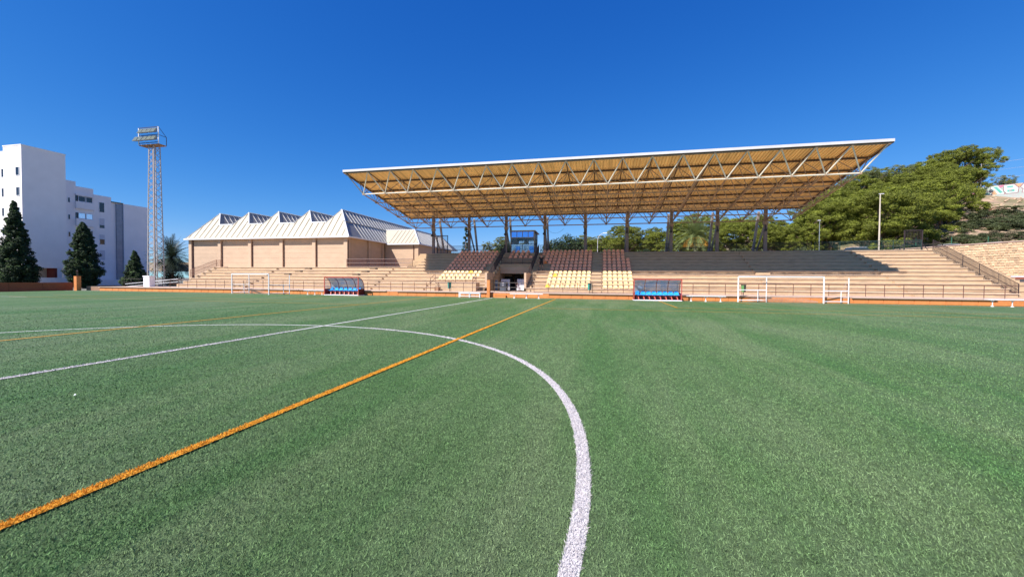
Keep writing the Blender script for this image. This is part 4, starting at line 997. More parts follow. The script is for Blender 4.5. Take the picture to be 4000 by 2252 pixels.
# ------------------------------------------------------------------ person
def person():
    P0 = Vector((2.86, 40.22, 2.605))
    t = thing('person', P0, 'person in black shirt and black shorts standing on the steps beside the right seats', 'person')
    J = {'pel': (0, 0, .93), 'wai': (0, 0, 1.08), 'che': (0, 0, 1.32), 'nek': (0, -.01, 1.47), 'hd1': (0, -.02, 1.56), 'hd2': (0, -.02, 1.66),
         'shl': (-.17, 0, 1.40), 'ell': (-.24, .02, 1.14), 'wrl': (-.25, -.04, .90), 'hal': (-.25, -.06, .80),
         'shr': (.17, 0, 1.40), 'elr': (.24, .02, 1.14), 'wrr': (.25, -.04, .90), 'har': (.25, -.06, .80),
         'hpl': (-.10, 0, .88), 'knl': (-.14, -.02, .50), 'anl': (-.16, .02, .10), 'tol': (-.18, -.14, .03),
         'hpr': (.10, 0, .88), 'knr': (.14, -.02, .50), 'anr': (.16, .02, .10), 'tor': (.18, -.14, .03)}
    Rr = {'pel': .13, 'wai': .12, 'che': .14, 'nek': .055, 'hd1': .085, 'hd2': .088, 'shl': .065, 'ell': .042, 'wrl': .030, 'hal': .035, 'shr': .065, 'elr': .042, 'wrr': .030, 'har': .035,
          'hpl': .09, 'knl': .058, 'anl': .040, 'tol': .038, 'hpr': .09, 'knr': .058, 'anr': .040, 'tor': .038}
    def skin(name, names, edges, m, grow=0.0, trunc=None):
        me = bpy.data.meshes.new(name); idx = {n: i for i, n in enumerate(names)}
        pos = []
        for n in names: pos.append((trunc or {}).get(n, J[n] if n in J else (0, 0, 0)))
        me.from_pydata(pos, [(idx[a], idx[b2]) for a, b2 in edges], [])
        o = link(name, me, m, t); md = o.modifiers.new('skin', 'SKIN')
        for i, n in enumerate(names):
            r_ = Rr.get(n, .06)+grow; me.skin_vertices[0].data[i].radius = (r_, r_*.85)
        me.skin_vertices[0].data[0].use_root = True
        sb = o.modifiers.new('sub', 'SUBSURF'); sb.levels = 1; sb.render_levels = 2
        return o
    E_ = [('pel','wai'),('wai','che'),('che','nek'),('nek','hd1'),('hd1','hd2'),('che','shl'),('shl','ell'),('ell','wrl'),('wrl','hal'),('che','shr'),('shr','elr'),('elr','wrr'),('wrr','har'),
          ('pel','hpl'),('hpl','knl'),('knl','anl'),('anl','tol'),('pel','hpr'),('hpr','knr'),('knr','anr'),('anr','tor')]
    skin('body', list(J), E_, SKIN)
    J['sll'] = (-.225, .02, 1.22); J['slr'] = (.225, .02, 1.22); Rr['sll'] = .05; Rr['slr'] = .05
    skin('shirt', ['wai','pel','che','shl','sll','shr','slr'], [('wai','pel'),('wai','che'),('che','shl'),('shl','sll'),('che','shr'),('shr','slr')], CLOTH, .022)
    J['tll'] = (-.13, -.01, .56); J['tlr'] = (.13, -.01, .56); Rr['tll'] = .075; Rr['tlr'] = .075
    skin('shorts', ['pel','hpl','tll','hpr','tlr'], [('pel','hpl'),('hpl','tll'),('pel','hpr'),('hpr','tlr')], CLOTH, .025)
    J['ha1'] = (0, .0, 1.70); J['ha2'] = (0, .03, 1.62); Rr['ha1'] = .08; Rr['ha2'] = .085
    skin('hair', ['ha1', 'ha2'], [('ha1', 'ha2')], HAIR, .012)
    for s in (-1, 1):
        MB().box(P0.x+s*.17-.045, P0.x+s*.17+.045, P0.y-.20, P0.y+.08, P0.z, P0.z+.075).build('shoe', CLOTH, t)
        MB().tube((P0.x+s*.03, P0.y-.105, P0.z+1.625), (P0.x+s*.03, P0.y-.112, P0.z+1.625), .012, 6).build('eye', HAIR, t)
        for f in range(4):
            b = MB(); bx_ = P0.x+s*.25-.03+.018*f
            b.tube((bx_, P0.y-.06, P0.z+.80), (bx_, P0.y-.075, P0.z+.755), .009, 5).tube((bx_, P0.y-.075, P0.z+.755), (bx_, P0.y-.05, P0.z+.715+.006*abs(f-1.5)), .008, 5).build('finger', SKIN, t)
        MB().tube((P0.x+s*.22, P0.y-.09, P0.z+.84), (P0.x+s*.205, P0.y-.11, P0.z+.77), .010, 5).build('thumb', SKIN, t)
person()

# ------------------------------------------------------------------ vegetation
def leaf_cloud(C, rad, flat, n_per, size, rs, up=0.3, droop=0.0, lon=1.0):
    """leaf-clump triangles: centres C (m,3), radii rad (m,)"""
    m = len(C); idx = np.repeat(np.arange(m), n_per); k = len(idx)
    d = rs.normal(size=(k, 3)); d /= np.linalg.norm(d, axis=1)[:, None]
    rr_ = rs.uniform(.35, 1.0, k)**.5
    P = C[idx] + d*rr_[:, None]*rad[idx][:, None]*np.array([1, 1, flat])
    nrm = d + rs.normal(size=(k, 3))*.5 + np.array([0, 0, up]); nrm /= np.linalg.norm(nrm, axis=1)[:, None]
    a = np.cross(nrm, rs.normal(size=(k, 3))); a /= np.linalg.norm(a, axis=1)[:, None]; b = np.cross(nrm, a)
    s = (size*rs.uniform(.6, 1.4, k))[:, None]
    V = np.empty((k, 3, 3)); V[:,0] = P + a*s*lon; V[:,1] = P - a*s*.5 + b*s*.6/lon; V[:,2] = P - a*s*.4 - b*s*.65/lon + np.array([0, 0, droop])
    return V.reshape(-1, 3), np.arange(3*k).reshape(-1, 3)
def pine_mesh(seed, H=10.0, W=4.2, n=340, per=125, size=.088, low=.12, m=PINE):
    rs = np.random.RandomState(seed); C = []; rad = []
    lobes = [(rs.uniform(-.5, .5)*W, rs.uniform(-.5, .5)*W, rs.uniform(.45, .85)*H, rs.uniform(.35, .6)*W) for _ in range(7)]
    lobes.append((0, 0, .8*H, .5*W))
    lobes += [(rs.uniform(-.7, .7)*W, rs.uniform(-.7, .7)*W, rs.uniform(low+.05, .5)*H, rs.uniform(.3, .5)*W) for _ in range(5)]
    while len(C) < n:
        l = lobes[rs.randint(len(lobes))]; d = rs.normal(size=3); d /= np.linalg.norm(d)
        q = np.array(l[:3]) + d*l[3]*np.array([1, 1, .55])*rs.uniform(.75, 1.05)
        if q[2] < low*H or q[2] > H: continue
        C.append(q); rad.append(rs.uniform(.25, .62))
    C = np.array(C); C[:, 2] = np.minimum(C[:, 2], H-.3)
    V, F = leaf_cloud(C, np.array(rad), .62, per, size, rs, up=.5, lon=1.5)
    return mesh_np('crown', V, F, m), C
def trunk_mesh(seed, C, H=10.0, r=.22):
    rs = random.Random(seed); b = MB(); pts = [Vector((0, 0, -.6))]
    for i in range(1, 6): pts.append(Vector((rs.uniform(-.25, .25)*i*.5, rs.uniform(-.25, .25)*i*.5, H*.16*i)))
    for i in range(5): b.tube(pts[i], pts[i+1], r*(1-.17*i), 7, r*(1-.17*(i+1)))
    for q in C[::16]:
        q = Vector(q); s = pts[min(5, max(1, int(q.z/H/.16)-1))]
        b.tube(s, q, r*.28, 4, .02)
    me = bpy.data.meshes.new('trunk'); me.from_pydata(b.v, [], b.f); me.materials.append(BARK); me.update(); return me
variants = {}
for i in range(5):
    cm, C = pine_mesh(100+i); variants[i] = (cm, trunk_mesh(i, C))
for i in (5, 6):
    cm, C = pine_mesh(200+i, m=PINE2); variants[i] = (cm, trunk_mesh(i, C))
def tree(name, x, y, z, h, v, label, group=None, wide=1.0, rz=None):
    t = thing(name, (x, y, z), label, 'tree', group)
    s = h/10.0
    for nm, me in (('crown', variants[v][0]), ('trunk', variants[v][1])):
        o = bpy.data.objects.new(nm, me); COL.objects.link(o); o.parent = t
        o.scale = (s*wide, s*wide, s); o.rotation_euler = (0, 0, random.uniform(0, 6.28) if rz is None else rz)
    return t
HILL = [(54.7, 93.5, 12.7), (61.6, 103.3, 12.5), (68.0, 110.9, 11.3), (72.5, 114.0, 10.6), (76.3, 115.9, 10.1), (80.7, 117.9, 9.5), (85.2, 119.9, 9.5), (88.3, 120.6, 10.3), (92.6, 122.6, 11.9), (95.7, 123.4, 14.0), (98.9, 124.1, 14.7), (102.1, 124.8, 13.8), (88.3, 112.0, 9.6), (57.7, 84.5, 11.7), (70.4, 97.8, 9.4), (62.6, 82.5, 11.7), (49.8, 83.5, 8.7), (60.9, 90.1, 10.2), (69.6, 88.5, 8.7), (76.7, 97.0, 11.4), (52.8, 73.8, 11.9), (70.5, 103.7, 8.9), (64.8, 96.8, 9.4), (75.3, 106.4, 9.5), (84.2, 107.9, 10.2), (81.0, 102.4, 9.3), (53.3, 79.2, 10.3), (43.2, 75.2, 8.5), (49.7, 89.9, 9.0), (57.7, 76.2, 10.8), (57.4, 99.0, 11.0), (79.4, 110.2, 8.8), (62.4, 110.5, 8.7), (73.4, 92.4, 10.4), (85.5, 114.5, 9.2), (48.0, 78.4, 11.7)]
for i, (x, y, h) in enumerate(HILL):
    z = float(hill_h(np.array(x), np.array(y)))
    lab = 'green pine among the dense pine wood on the hillside right of the stand'
    if i == 10: lab = 'tallest pine at the top of the hill, next to the graffiti wall'
    if i != 10:
        row = 'on the skyline of the wood right of the stand' if i < 12 else ('in the lowest rank behind the right deck railing' if y < 85 else ('in mid slope, behind the short thin lamp' if x < 68 else 'in mid slope, beyond the tall pale lamp'))
        lab = 'green hillside pine ' + row
    tree('pine_tree', x, y, z-.4, h+.4, i % 5 if i not in (3, 5) else 5, lab, 'pines of the hillside wood', wide=1.12 if i not in (8, 9, 10, 11) else .84)
BACK = [(5.9, 83.5, 11.3, 6), (11.2, 87.8, 12.0, 5), (13.0, 71.8, 11.9, 0), (16.0, 80.4, 12.3, 6), (19.8, 78.5, 12.2, 1), (8.2, 88.0, 11.6, 6), (23.1, 76.1, 13.5, 3), (27.5, 84.5, 15.8, 2), (31.0, 80.5, 14.5, 4), (33.6, 77.9, 13.4, 0), (36.8, 84.1, 15.0, 3), (39.4, 80.3, 14.3, 1), (42.0, 84.0, 13.8, 2), (25.0, 82.0, 13.8, 1), (45.6, 79.0, 15.1, 0), (30.0, 74.0, 12.4, 4), (26.5, 73.5, 10.8, 2), (36.0, 73.0, 11.5, 1), (17.6, 74.5, 9.6, 3), (9.5, 76.0, 8.6, 4), (14.8, 73.0, 8.6, 2), (20.5, 72.0, 8.8, 0), (5.5, 72.0, 8.4, 1), (39.5, 73.0, 11.5, 3), (-12.5, 84.6, 11.3, 6), (-15.5, 87.0, 10.3, 5), (-9.5, 78.0, 9.6, 3), (-7.0, 82.0, 9.8, 2), (12.0, 80.5, 10.6, 4), (23.5, 70.5, 9.8, 4), (7.2, 74.0, 9.4, 0), (11.0, 73.5, 9.2, 3), (3.0, 74.5, 8.4, 2), (9.2, 80, 10.6, 1), (14.5, 78, 10.6, 2), (6.2, 79, 10.0, 4), (18.5, 73, 10.6, 0), (12.6, 76.5, 10.2, 4)]
BL = {2: 'dark-and-bright pine rising highest left of the palm, behind the fifth column', 7: 'tall bright pine directly behind the palm', 12: 'shaded pine beside the rightmost column'}
for i, (x, y, top, v) in enumerate(BACK):
    z = 4.7+ (0 if y < 75 else float(hill_h(np.array(x), np.array(y)))-4.9)
    tree('pine_tree', x, y, z, top-z, v, BL.get(i, 'pine seen under the stand roof, ' + ('left of the press box' if x < 0 else 'between the press box and the palm' if x < 21 else 'around and right of the palm')), 'pines behind the grandstand', wide=1.12)
# a leaning single pine against the sky by the graffiti wall
tree('pine_tree', 116.5, 137, 24.0, 7.6, 5, 'small grey-green pine against the sky above the graffiti wall', wide=1.0)
tree('pine_tree', 127.5, 141, 21.5, 9.5, 6, 'grey-green pine at the right edge above the graffiti wall', wide=1.5)

def conifer(x, y, z, H, Wd, seed, label, n=260):
    rs = np.random.RandomState(seed); C = []; rad = []
    for i in range(n):
        f = rs.uniform(0, 1)**1.25; zz = .04*H + f*H*.94
        rmax = Wd/2*(1-f)**(.85 if seed != 2 else .62)*(1+.10*math.sin(zz*5+seed))*((.75 if seed != 2 else .5)+(.25 if seed != 2 else .5)*min(1, f*(8 if seed != 2 else 4))); a = rs.uniform(0, 6.283)
        rr_ = rmax*rs.uniform(.05, 1.0)**.5
        C.append((rr_*math.cos(a), rr_*math.sin(a), zz)); rad.append(.16+.34*(1-f)*rs.uniform(.6, 1.1))
    C = np.array(C); t = thing('conifer_tree', (x, y, z), label, 'tree')
    V, F = leaf_cloud(C, np.array(rad), .8, 90, .085, rs, up=.6, droop=-.04); link('crown', mesh_np('crown', V, F, CYP), None, t)
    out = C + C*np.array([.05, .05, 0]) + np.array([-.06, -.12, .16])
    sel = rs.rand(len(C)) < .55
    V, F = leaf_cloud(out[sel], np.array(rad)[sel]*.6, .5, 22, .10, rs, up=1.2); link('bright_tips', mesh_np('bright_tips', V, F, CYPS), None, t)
    b = MB(); b.tube((0, 0, 0), (0, 0, H*.9), .22, 7, .03); me = bpy.data.meshes.new('trunk'); me.from_pydata(b.v, [], b.f); me.materials.append(BARK); link('trunk', me, None, t)
conifer(-66.7, 35.6, -.1, 11.7, 4.7, 1, 'tall dark pointed conifer before the white tower at the left edge', 850)
conifer(-65.2, 42.0, -.1, 9.7, 4.6, 2, 'medium dark bushy conifer between tower and apartment block', 750)
conifer(-64.6, 48.3, -.1, 5.9, 3.6, 3, 'small dark conifer left of the floodlight mast', 420)
conifer(-17.2, 74, 4.7, 7.6, 2.2, 9, 'small conifer top behind the hall wing roof, by the leftmost column', 60)

def palm(x, y, z, th, L, n, m, label, seed, fruit=False, dark=False):
    rs = random.Random(seed); t = thing('palm_tree', (x, y, z), label, 'palm tree')
    b = MB()
    for i in range(8): b.tube((0, 0, th*i/8), (0, 0, th*(i+1)/8+.03), .30-.01*i, 9, .34-.01*i)
    me = bpy.data.meshes.new('trunk'); me.from_pydata(b.v, [], b.f); me.materials.append(BARK); me.update(); link('trunk', me, None, t)
    V = []; F = []
    for i in range(n):
        az = 2.399*i + rs.uniform(-.2, .2); el = R(86 - (100 if fruit else 118)*(i/n)**.9); LL = L*rs.uniform(.85, 1.1)
        p = Vector((0, 0, th)); d = Vector((math.cos(az)*math.cos(el), math.sin(az)*math.cos(el), math.sin(el)))
        ns = 16; st = LL/ns
        side = Vector((-math.sin(az), math.cos(az), 0))
        for s in range(ns):
            d = (d + Vector((0, 0, -.055-.05*s/ns))).normalized(); q = p + d*st
            w_ = .035*(1-s/ns)+.01
            k = len(V); V += [p-side*w_, p+side*w_, q+side*w_*.8, q-side*w_*.8]; F += [(k, k+1, k+2), (k, k+2, k+3)]
            if s > 1:
                for hh in (0, .5):
                    for sg in (-1, 1):
                        base = p.lerp(q, hh); ll = L*.19*math.sin(math.pi*min(1, (s+hh)/ns*.85+.12))+.08
                        tip = base + (side*sg*.8 + d*.55 + Vector((0, 0, -.12+rs.uniform(-.1, .12))))*ll
                        k = len(V); V += [base - d*.035, base + d*.04, tip]; F.append((k, k+1, k+2))
            p = q
    me = mesh_np('fronds', np.array([tuple(v) for v in V]), np.array(F), m); link('fronds', me, None, t)
    if fruit:
        for i in range(26):
            az = 2.399*i; bb = MB(); p = Vector((0, 0, th-.15)); d = Vector((math.cos(az)*.75, math.sin(az)*.75, .30))
            for s in range(6):
                q = p + d*.33; bb.tube(p, q, .075-.004*s, 5); d = (d+Vector((0, 0, -.30))).normalized(); p = q
            for s in range(12): bb.tube(p, p+Vector((rs.uniform(-.25, .25), rs.uniform(-.25, .25), -.55)), .035, 4)
            me = bpy.data.meshes.new('fruit_stalk'); me.from_pydata([tuple(v) for v in bb.v], [], bb.f); me.materials.append(PALMY); me.update(); link('fruit_stalk', me, None, t)
    return t
palm(23.05, 63.7, 4.8, 3.4, 4.3, 84, PALM, 'date palm with yellow fruit stalks behind the deck railing', 4, fruit=True)
pl = palm(-54.7, 46.4, .1, 4.3, 3.7, 90, PALMD, 'dark date palm with ivy covered trunk between mast and sports hall', 6)
rs = np.random.RandomState(21)
C = np.stack([rs.normal(0, .5, 60), rs.normal(0, .5, 60), rs.uniform(.2, 4.2, 60)], 1)
V, F = leaf_cloud(C, np.full(60, .5), 1.0, 70, .10, rs); link('ivy', mesh_np('ivy', V, F, IVY), None, pl)

def bush(name, x, y, z, w_, h_, m, label, seed, n=40, per=60, size=.10, cat='bush', group=None, parent=None):
    rs = np.random.RandomState(seed)
    a = rs.uniform(0, 6.28, n); r_ = w_/2*np.sqrt(rs.uniform(0, 1, n))*.85; zz = rs.uniform(.1, .85, n)*h_*np.sqrt(np.maximum(0, 1-(r_/(w_/2))**2)+.12)
    C = np.stack([r_*np.cos(a), r_*np.sin(a), zz], 1)
    V, F = leaf_cloud(C, np.full(n, min(w_, h_)*.2), .85, per, size, rs, up=.4)
    t = parent or thing(name, (x, y, z), label, cat, group); link('foliage', mesh_np('foliage', V, F, m), None, t)
    return t
bush('bush', 4.4, 55.5, 4.8, 6.6, 3.3, BUSH, 'large dark rounded bush behind the deck, right of the press box', 31, 90, 80, .12)
bush('bush', 1.6, 56.5, 4.8, 2.2, 2.6, BUSH, 'small dark bush just right of the press box', 32, 40, 60, .12)
bush('bush', -4.2, 56, 4.8, 4.0, 2.6, BUSH, 'dark bush behind the deck, left of the press box', 33, 60, 70, .12)
bush('bush', -3.2, 62, 4.8, 5, 3.3, PINE, 'bright green bush behind the deck, left of the press box', 34, 60, 70, .14)
bush('hedge', -2.6, 55.6, .4, 2.6, 1.9, BUSH, '', 35, 30, 60, .09, parent=TUNNEL_BUSH)
bush('bush', 15.5, 62, 4.8, 3.2, 1.6, BUSH, 'low dark bush in front of the pines by the palm', 36, 40, 60, .12)
for i, (x, y) in enumerate(((29.5, 64), (33, 66), (37.5, 63.5), (10.5, 63), (19.5, 66))):
    bush('bush', x, y, 4.8, 3.8, 1.9, SHRUB, ['low bush behind the deck railing below the shaded pines', 'low bush behind the railing left of the rightmost column', 'low bush behind the railing right of the rightmost column', 'low bush near the curved street lamp', 'low bush left of the palm trunk'][i], 40+i, 40, 60, .12)
# shrubs over the bare bank on the right
rs2 = random.Random(5); HB = 'shrubs on the bare bank'
SV = []
for i in range(5):
    r0 = np.random.RandomState(300+i); n = 26
    a = r0.uniform(0, 6.28, n); q = .5*np.sqrt(r0.uniform(0, 1, n)); C = np.stack([q*np.cos(a), q*np.sin(a), r0.uniform(.05, .5, n)], 1)
    V, F = leaf_cloud(C, np.full(n, .15), .7, 150, .028, r0, up=.5); SV.append(mesh_np('foliage', V, F, SHRUB if i < 3 else SHRUBD))
def shrub(x, y, w_, h_, v, label='low shrub on the bare earth bank below the graffiti wall', z=None):
    z = float(hill_h(np.array(x), np.array(y))) if z is None else z
    t = thing('shrub', (x, y, z-.1), label, 'shrub', HB); o = link('foliage', SV[v], None, t); o.scale = (w_, w_, h_*1.4); o.rotation_euler = (0, 0, rs2.uniform(0, 6))
k = 0
for i in range(600):
    Y = rs2.uniform(75, 112); X = rs2.uniform(62, 126)
    d = Vector((X-9.21, Y+3.05, 0)); u = d.dot(cr); D = d.dot(cw); px = 2000+1593*u/D
    if not (3660 < px < 4200): continue
    s = (Y-75)/37
    dens = .95 if s < .22 else (.85 if .32 < s < .68 and px > 3760+ (s-.5)*100 else .10)
    if rs2.random() > dens or s > .80: continue
    shrub(X, Y, rs2.uniform(2.0, 4.6), rs2.uniform(.9, 2.0), rs2.randint(0, 2) if (.3 < s < .7 and rs2.random() < .8) else rs2.randint(0, 4)); k += 1
    if k > 95: break
for i in range(16):
    x = 53+1.3*i; shrub(x+2, 72.5+.3*i, 3.4, 1.5, i % 5, 'roadside shrub behind the stone wall', z=6.2)
for i in range(10):
    shrub(36+1.7*i, 70.5, 2.6, 1.1, (i*2) % 5, 'low shrub behind the right end of the deck railing', z=4.7)
# rocks on the bank
RK = MB().add([(-.5,-.4,0),(.5,-.35,0),(.45,.4,0),(-.4,.45,0),(-.3,-.25,.45),(.3,-.2,.38),(.25,.25,.5),(-.25,.3,.4)], [(0,3,2,1),(4,5,6,7),(0,1,5,4),(1,2,6,5),(2,3,7,6),(3,0,4,7)])
rme = bpy.data.meshes.new('rock'); rme.from_pydata(RK.v, [], RK.f); rme.materials.append(mat('bank_rock', (.46, .33, .23), .95, .2, 3, bump=.5, obj_rand=.2)); rme.update()
k = 0
for i in range(600):
    Y = rs2.uniform(75, 119); X = rs2.uniform(62, 120)
    d = Vector((X-9.21, Y+3.05, 0)); px = 2000+1593*d.dot(cr)/d.dot(cw)
    if not (3640 < px < 4030): continue
    o = bpy.data.objects.new('rock', rme); COL.objects.link(o); o.location = (X, Y, float(hill_h(np.array(X), np.array(Y)))+.05)
    o.scale = (rs2.uniform(.3, 1.1), rs2.uniform(.3, .8), rs2.uniform(.3, .9)); o.rotation_euler = (rs2.uniform(-.6, .6), rs2.uniform(-.6, .6), rs2.uniform(0, 6))
    tag(o, 'pale rock lying on the bare earth bank below the graffiti wall', 'rock', 'rocks on the bare bank'); k += 1
    if k > 150: break

# ------------------------------------------------------------------ stone retaining wall (right)
sw = thing('stone_wall', (55.5, 58, .4), 'tall ochre rubble-stone retaining wall at the right edge', 'wall')
A = Vector((59.6, 47.5, 0)); Bq = Vector((51.2, 70.0, 0)); ud = (Bq-A).normalized(); nd = Vector((-ud.y, ud.x, 0))
if nd.x > 0: nd = -nd
Lw = (Bq-A).length
b = MB(); q0, q1 = A - nd*.5, Bq - nd*.5
b.add([A+Vector((0,0,.3)), Bq+Vector((0,0,.3)), q1+Vector((0,0,.3)), q0+Vector((0,0,.3)), A+Vector((0,0,6.42)), Bq+Vector((0,0,6.42)), q1+Vector((0,0,6.42)), q0+Vector((0,0,6.42))],
      [(0,3,2,1),(4,5,6,7),(0,1,5,4),(1,2,6,5),(2,3,7,6),(3,0,4,7)])
b.build('core', MORTAR, sw)
rs3 = random.Random(8); stones = []
z = 2.2
while z < 6.3:
    hh = rs3.uniform(.22, .36); u = 0.0
    while u < Lw:
        ww = rs3.uniform(.26, .55); stones.append((u, min(u+ww, Lw), z, min(z+hh, 6.38))); u += ww
    z += hh
def stone(b, u0, u1, z0, z1):
    g_ = .018; pr_ = rs3.uniform(.03, .10); j = lambda: rs3.uniform(-.02, .02)
    def P(u, z, o): q = A+ud*u+nd*o; return (q.x, q.y, z)
    v = [P(u0+g_, z0+g_+j(), 0), P(u1-g_, z0+g_+j(), 0), P(u1-g_, z1-g_+j(), 0), P(u0+g_, z1-g_+j(), 0),
         P(u0+g_+.03, z0+g_+.03+j(), pr_), P(u1-g_-.03, z0+g_+.03+j(), pr_+j()), P(u1-g_-.03, z1-g_-.02+j(), pr_+j()), P(u0+g_+.03, z1-g_-.02+j(), pr_)]
    b.add(v, [(4,5,6,7),(0,1,5,4),(1,2,6,5),(2,3,7,6),(3,0,4,7)])
stones.sort(key=lambda s: abs(s[0]-10.0) + (0 if s[2] > 2.6 else 3))
small = MB()
for i, s in enumerate(stones):
    if i < 295:
        b = MB(); stone(b, *s); b.build('stone', STONE, sw)
    else: stone(small, *s)
small.build('far_stones', STONEM, sw, kind='stuff')
MB().bar(A+Vector((0,0,6.48))-nd*.2, Bq+Vector((0,0,6.48))-nd*.2, .62, .12).build('coping', CONC2, sw)
t = thing('low_grey_wall', (54, 50, .4), 'low dark grey wall with a brown-red top strip below the stone wall', 'wall')
MB().box(49.7, 60.5, 50.0, 50.2, .4, 2.02).build('panel', DGREY, t); MB().box(48.7, 60.5, 49.95, 50.25, 2.03, 2.25).build('strip', mat('brown_red_paint', (.28, .09, .06)), t)
MB().box(48.6, 60.5, 49.9, 50.3, 2.25, 2.36).build('coping', WHITE, t)

# ------------------------------------------------------------------ graffiti wall
gw = thing('graffiti_wall', (103, 121, 22), 'long wall with turquoise graffiti letters on top of the hill', 'wall')
GA = Vector((96.6, 125.0, 0)); GB = Vector((116, 111.6, 0)); gu = (GB-GA).normalized(); gn = Vector((-gu.y, gu.x, 0))
if gn.y > 0: gn = -gn
Lg = (GB-GA).length; zb_, zt_ = 23.1, 25.4
def GP(u, v, o): q = GA+gu*u+gn*o; return (q.x, q.y, zb_+(zt_-zb_)*v)
def gpoly(name, pts, m, o):
    pts = [(3.4+(u-2.2)*.6, v) for u, v in pts]
    if m is GWt:      # the sprayed outline round each letter
        cu_, cv_ = sum(p[0] for p in pts)/len(pts), sum(p[1] for p in pts)/len(pts)
        big = [(cu_+(u-cu_)*1.05+(.07 if u > cu_ else -.07), min(1, max(0, v+(.05 if v > cv_ else -.05)))) for u, v in pts]
        V = [GP(u, v, o-.006) for u, v in big]
        MB().add(V, [tuple(range(len(V)))]).build('letter_outline', GOUT, gw)
    n = len(pts); V = [GP(u, v, o) for u, v in pts]+[GP(u, v, o-.01) for u, v in pts]
    MB().add(V, [tuple(range(n)), tuple(reversed(range(n, 2*n)))]+[(i, (i+1) % n, n+(i+1) % n, n+i) for i in range(n)]).build(name, m, gw)
V = [GP(0, -1.0, 0), GP(Lg, -1.0, 0), GP(Lg, 1, 0), GP(0, 1, 0), GP(0, -1.0, -.3), GP(Lg, -1.0, -.3), GP(Lg, 1, -.3), GP(0, 1, -.3)]
MB().add(V, [(0,1,2,3),(7,6,5,4),(0,4,5,1),(1,5,6,2),(2,6,7,3),(3,7,4,0)]).build('panel', mat('graffiti_ground', (.36, .41, .39), .8, .1, 1, dirt=((.45,.20,.24),(.5,.5,.5),.55,.5)), gw)
GOUT = mat('plum_spray', (.26, .10, .13), .8, .2, 2); GT = mat('turquoise_spray', (.10, .36, .31), .8, .15, 2); GWt = mat('pale_spray', (.46, .55, .51), .8, .05, 2); GP_ = mat('pink_spray', (.52, .15, .24), .8, .15, 2); GO = mat('peach_spray', (.52, .31, .18), .8, .1, 2)
# (u is metres along the wall; shapes follow the blocky letters seen in the photograph)
s_ = 1.0
gpoly('paint_patch', [(2.6, .05), (4.0, .02), (4.2, .45), (3.2, .48)], GP_, .012); gpoly('paint_patch', [(2.2, .62), (3.5, .55), (3.8, .98), (2.2, .95)], GP_, .012)
gpoly('paint_patch', [(4.0, .02), (4.5, .02), (4.8, .98), (4.1, .98)], GO, .014)
gpoly('letter', [(4.7, .45), (6.9, .42), (6.9, .6), (5.3, .62), (5.5, .75), (8.4, .85), (8.4, 1.0), (4.9, .95), (4.6, .62)], GWt, .018)
gpoly('letter', [(5.6, .62), (6.9, .62), (7.2, .82), (5.9, .78)], GT, .022)
gpoly('letter', [(4.7, .05), (8.3, .04), (8.9, .3), (7.6, .38), (4.8, .3)], GWt, .018); gpoly('letter', [(5.5, .10), (7.7, .10), (8.0, .26), (5.8, .25)], GT, .022)
gpoly('letter', [(8.3, .98), (10.2, .98), (12.2, .25), (11.9, .02), (10.4, .02), (9.2, .55), (8.6, .60)], GWt, .019)
gpoly('letter', [(9.0, .85), (10.0, .85), (11.6, .22), (10.9, .14), (9.6, .68)], GT, .023); gpoly('paint_patch', [(8.7, .30), (9.5, .50), (10.2, .04), (9.0, .04)], GO, .021)
gpoly('letter', [(11.8, .95), (14.4, .95), (15.6, .55), (15.4, .08), (12.6, .06), (11.9, .35)], GWt, .025); gpoly('letter', [(12.6, .80), (14.2, .80), (14.2, .65), (12.8, .65)], GT, .029)
gpoly('letter', [(12.8, .42), (14.6, .42), (14.6, .22), (12.8, .22)], GT, .029); gpoly('letter', [(13.2, .36), (14.0, .36), (14.0, .30), (13.2, .30)], GP_, .033)
gpoly('paint_patch', [(14.8, .98), (16.4, .98), (16.0, .60), (15.3, .72)], GO, .028); gpoly('paint_patch', [(10.4, .98), (11.8, .98), (11.6, .8), (10.8, .7)], GP_, .021)
gpoly('letter', [(16.2, .60), (17.0, .95), (23.4, .95), (23.4, .06), (16.6, .04), (16.9, .40)], GWt, .018)
gpoly('letter', [(17.6, .82), (19.5, .86), (19.5, .70), (17.8, .68)], GT, .022); gpoly('letter', [(17.4, .22), (19.4, .42), (21.0, .42), (21, .25), (18.6, .14)], GT, .022); gpoly('letter', [(20.4, .88), (22.8, .88), (22.6, .6), (20.6, .66)], GT, .022)
# mesh fence posts above it
fn = thing('mesh_fence', (105, 122, 25), 'tall faint wire fence on posts above the graffiti wall', 'fence')
for u in (-1.5, 5.5, 12.5, 19.5):
    q = GA+gu*u; MB().tube((q.x, q.y, 24), (q.x, q.y, 31.2), .07, 5).build('post', BRACE, fn)
for z in (27.2, 29.2, 31.0): MB().tube((GA-gu*1.5)+Vector((0,0,z)), GB+Vector((0,0,z)), .018, 4).build('wire', BRACE, fn)
fp = thing('green_fence', (66, 74, 6.4), 'green mesh fence posts along the foot of the bank', 'fence')
for i in range(7): MB().tube((52.5+4.6*i, 73.0, 6.2), (52.5+4.6*i, 73.0, 8.6), .06, 5).build('post', mat('fence_green', (.02, .12, .07)) if i == 0 else bpy.data.materials['fence_green'], fp)

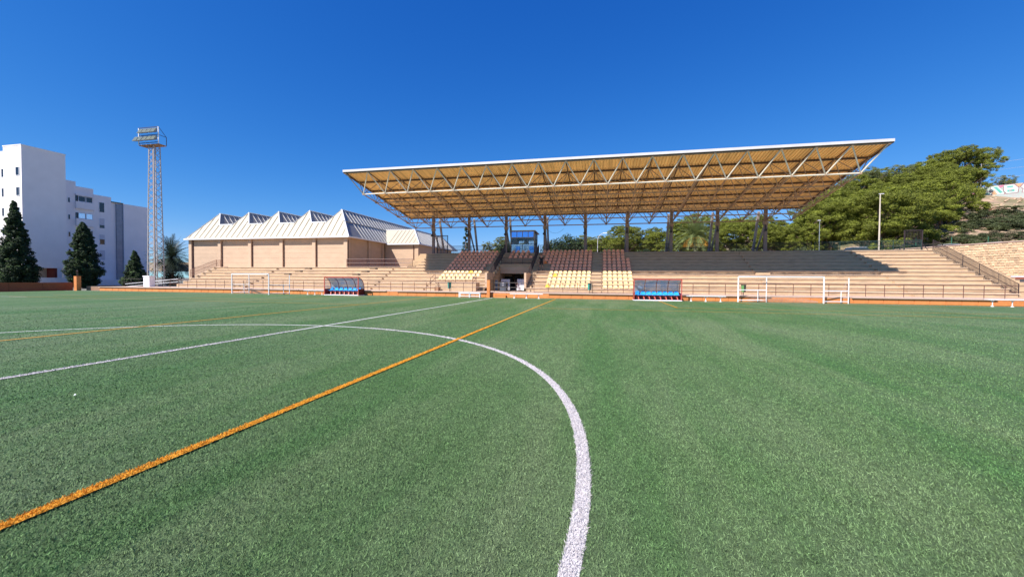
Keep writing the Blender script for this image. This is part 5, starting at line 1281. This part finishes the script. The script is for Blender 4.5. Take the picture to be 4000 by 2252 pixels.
# ------------------------------------------------------------------ lamps, cars
t = thing('street_lamp', (49.0, 67.4, 4.8), 'tall pale street lamp post before the wooded hill at right', 'street lamp')
MB().tube((49.0, 67.4, 4.8), (49.0, 67.4, 14.55), .125, 8, .07).build('pole', mat('pale_lamp_post', (.52, .45, .36), .6), t)
MB().box(48.85, 49.45, 67.32, 67.48, 14.5, 14.60).build('lamp_head', SHUT, t)
t = thing('street_lamp', (40.35, 65.4, 4.8), 'short thin street lamp partly hidden by the pines near the roof corner', 'street lamp')
MB().tube((40.35, 65.4, 4.8), (40.35, 65.4, 10.6), .06, 6, .04).build('pole', GREYB, t); MB().box(40.1, 40.45, 65.3, 65.5, 10.55, 10.65).build('lamp_head', SHUT, t)
t = thing('street_lamp', (8.5, 60.4, 4.8), 'curved white street lamp seen between two columns under the roof', 'street lamp')
b = MB(); pts = [Vector((8.5, 60.4, 4.8)), Vector((8.5, 60.4, 7.6))]+[Vector((8.5+1.1*(1-math.cos(a)), 60.4, 7.6+1.15*math.sin(a))) for a in (.35, .7, 1.05, 1.35)]
for a, c in zip(pts[:-1], pts[1:]): b.tube(a, c, .038, 6)
b.build('pole', SHUT, t); MB().box(9.3, 9.85, 60.3, 60.5, 8.68, 8.78).build('lamp_head', WHITE, t)
def car(x, y, z, rz, m, label):
    t = thing('parked_car', (x, y, z), label, 'car'); t.rotation_euler = (0, 0, rz)
    off = Vector((x, y, z))
    def put(b, nm, mm):
        b.v = [(p[0]+x, p[1]+y, p[2]+z) for p in b.v]; return b.build(nm, mm, t)
    put(MB().prism([(-2.1, .3), (2.1, .3), (2.1, .75), (1.3, .9), (-1.9, .95), (-2.1, .8)], 'y', -.85, .85), 'body', m)
    put(MB().prism([(-1.7, .95), (1.2, .9), (.6, 1.4), (-1.2, 1.45)], 'y', -.75, .75), 'cabin', GLASSD)
    put(MB().box(-1.15, .55, -.72, .72, 1.44, 1.49), 'roof_panel', m)
    for sx in (-1.3, 1.3):
        for sy in (-.8, .8): put(MB().tube((sx, sy-.1, .32), (sx, sy+.1, .32), .32, 12), 'wheel', CLOTH)
car(62.6, 67.0, 5.75, 1.9, mat('silver_blue_car', (.45, .55, .68), .3), 'pale blue parked car roof just above the stone wall')
car(59.0, 70.0, 5.75, 1.9, WHITE, 'white parked car roof behind the end of the stone wall')
car(43.6, 62.0, 4.84, 0.1, mat('silver_car', (.5, .58, .68), .3), 'silver-blue parked car behind the deck railing at right')
t = thing('far_house', (-9.5, 95, 3), 'small distant pink house behind the press box', 'house')
MB().box(-11.5, -7.8, 95, 100, 3, 8.4).build('wall', WALLP, t); MB().prism([(-11.8, 8.4), (-7.5, 8.4), (-9.6, 9.6)], 'y', 94.8, 100.2).build('roof', mat('tile_red', (.35, .16, .11)), t)
MB().box(-10.4, -9.6, 94.95, 94.99, 5.5, 6.8).build('window', GLASSD, t)
print('objects', len(bpy.data.objects))
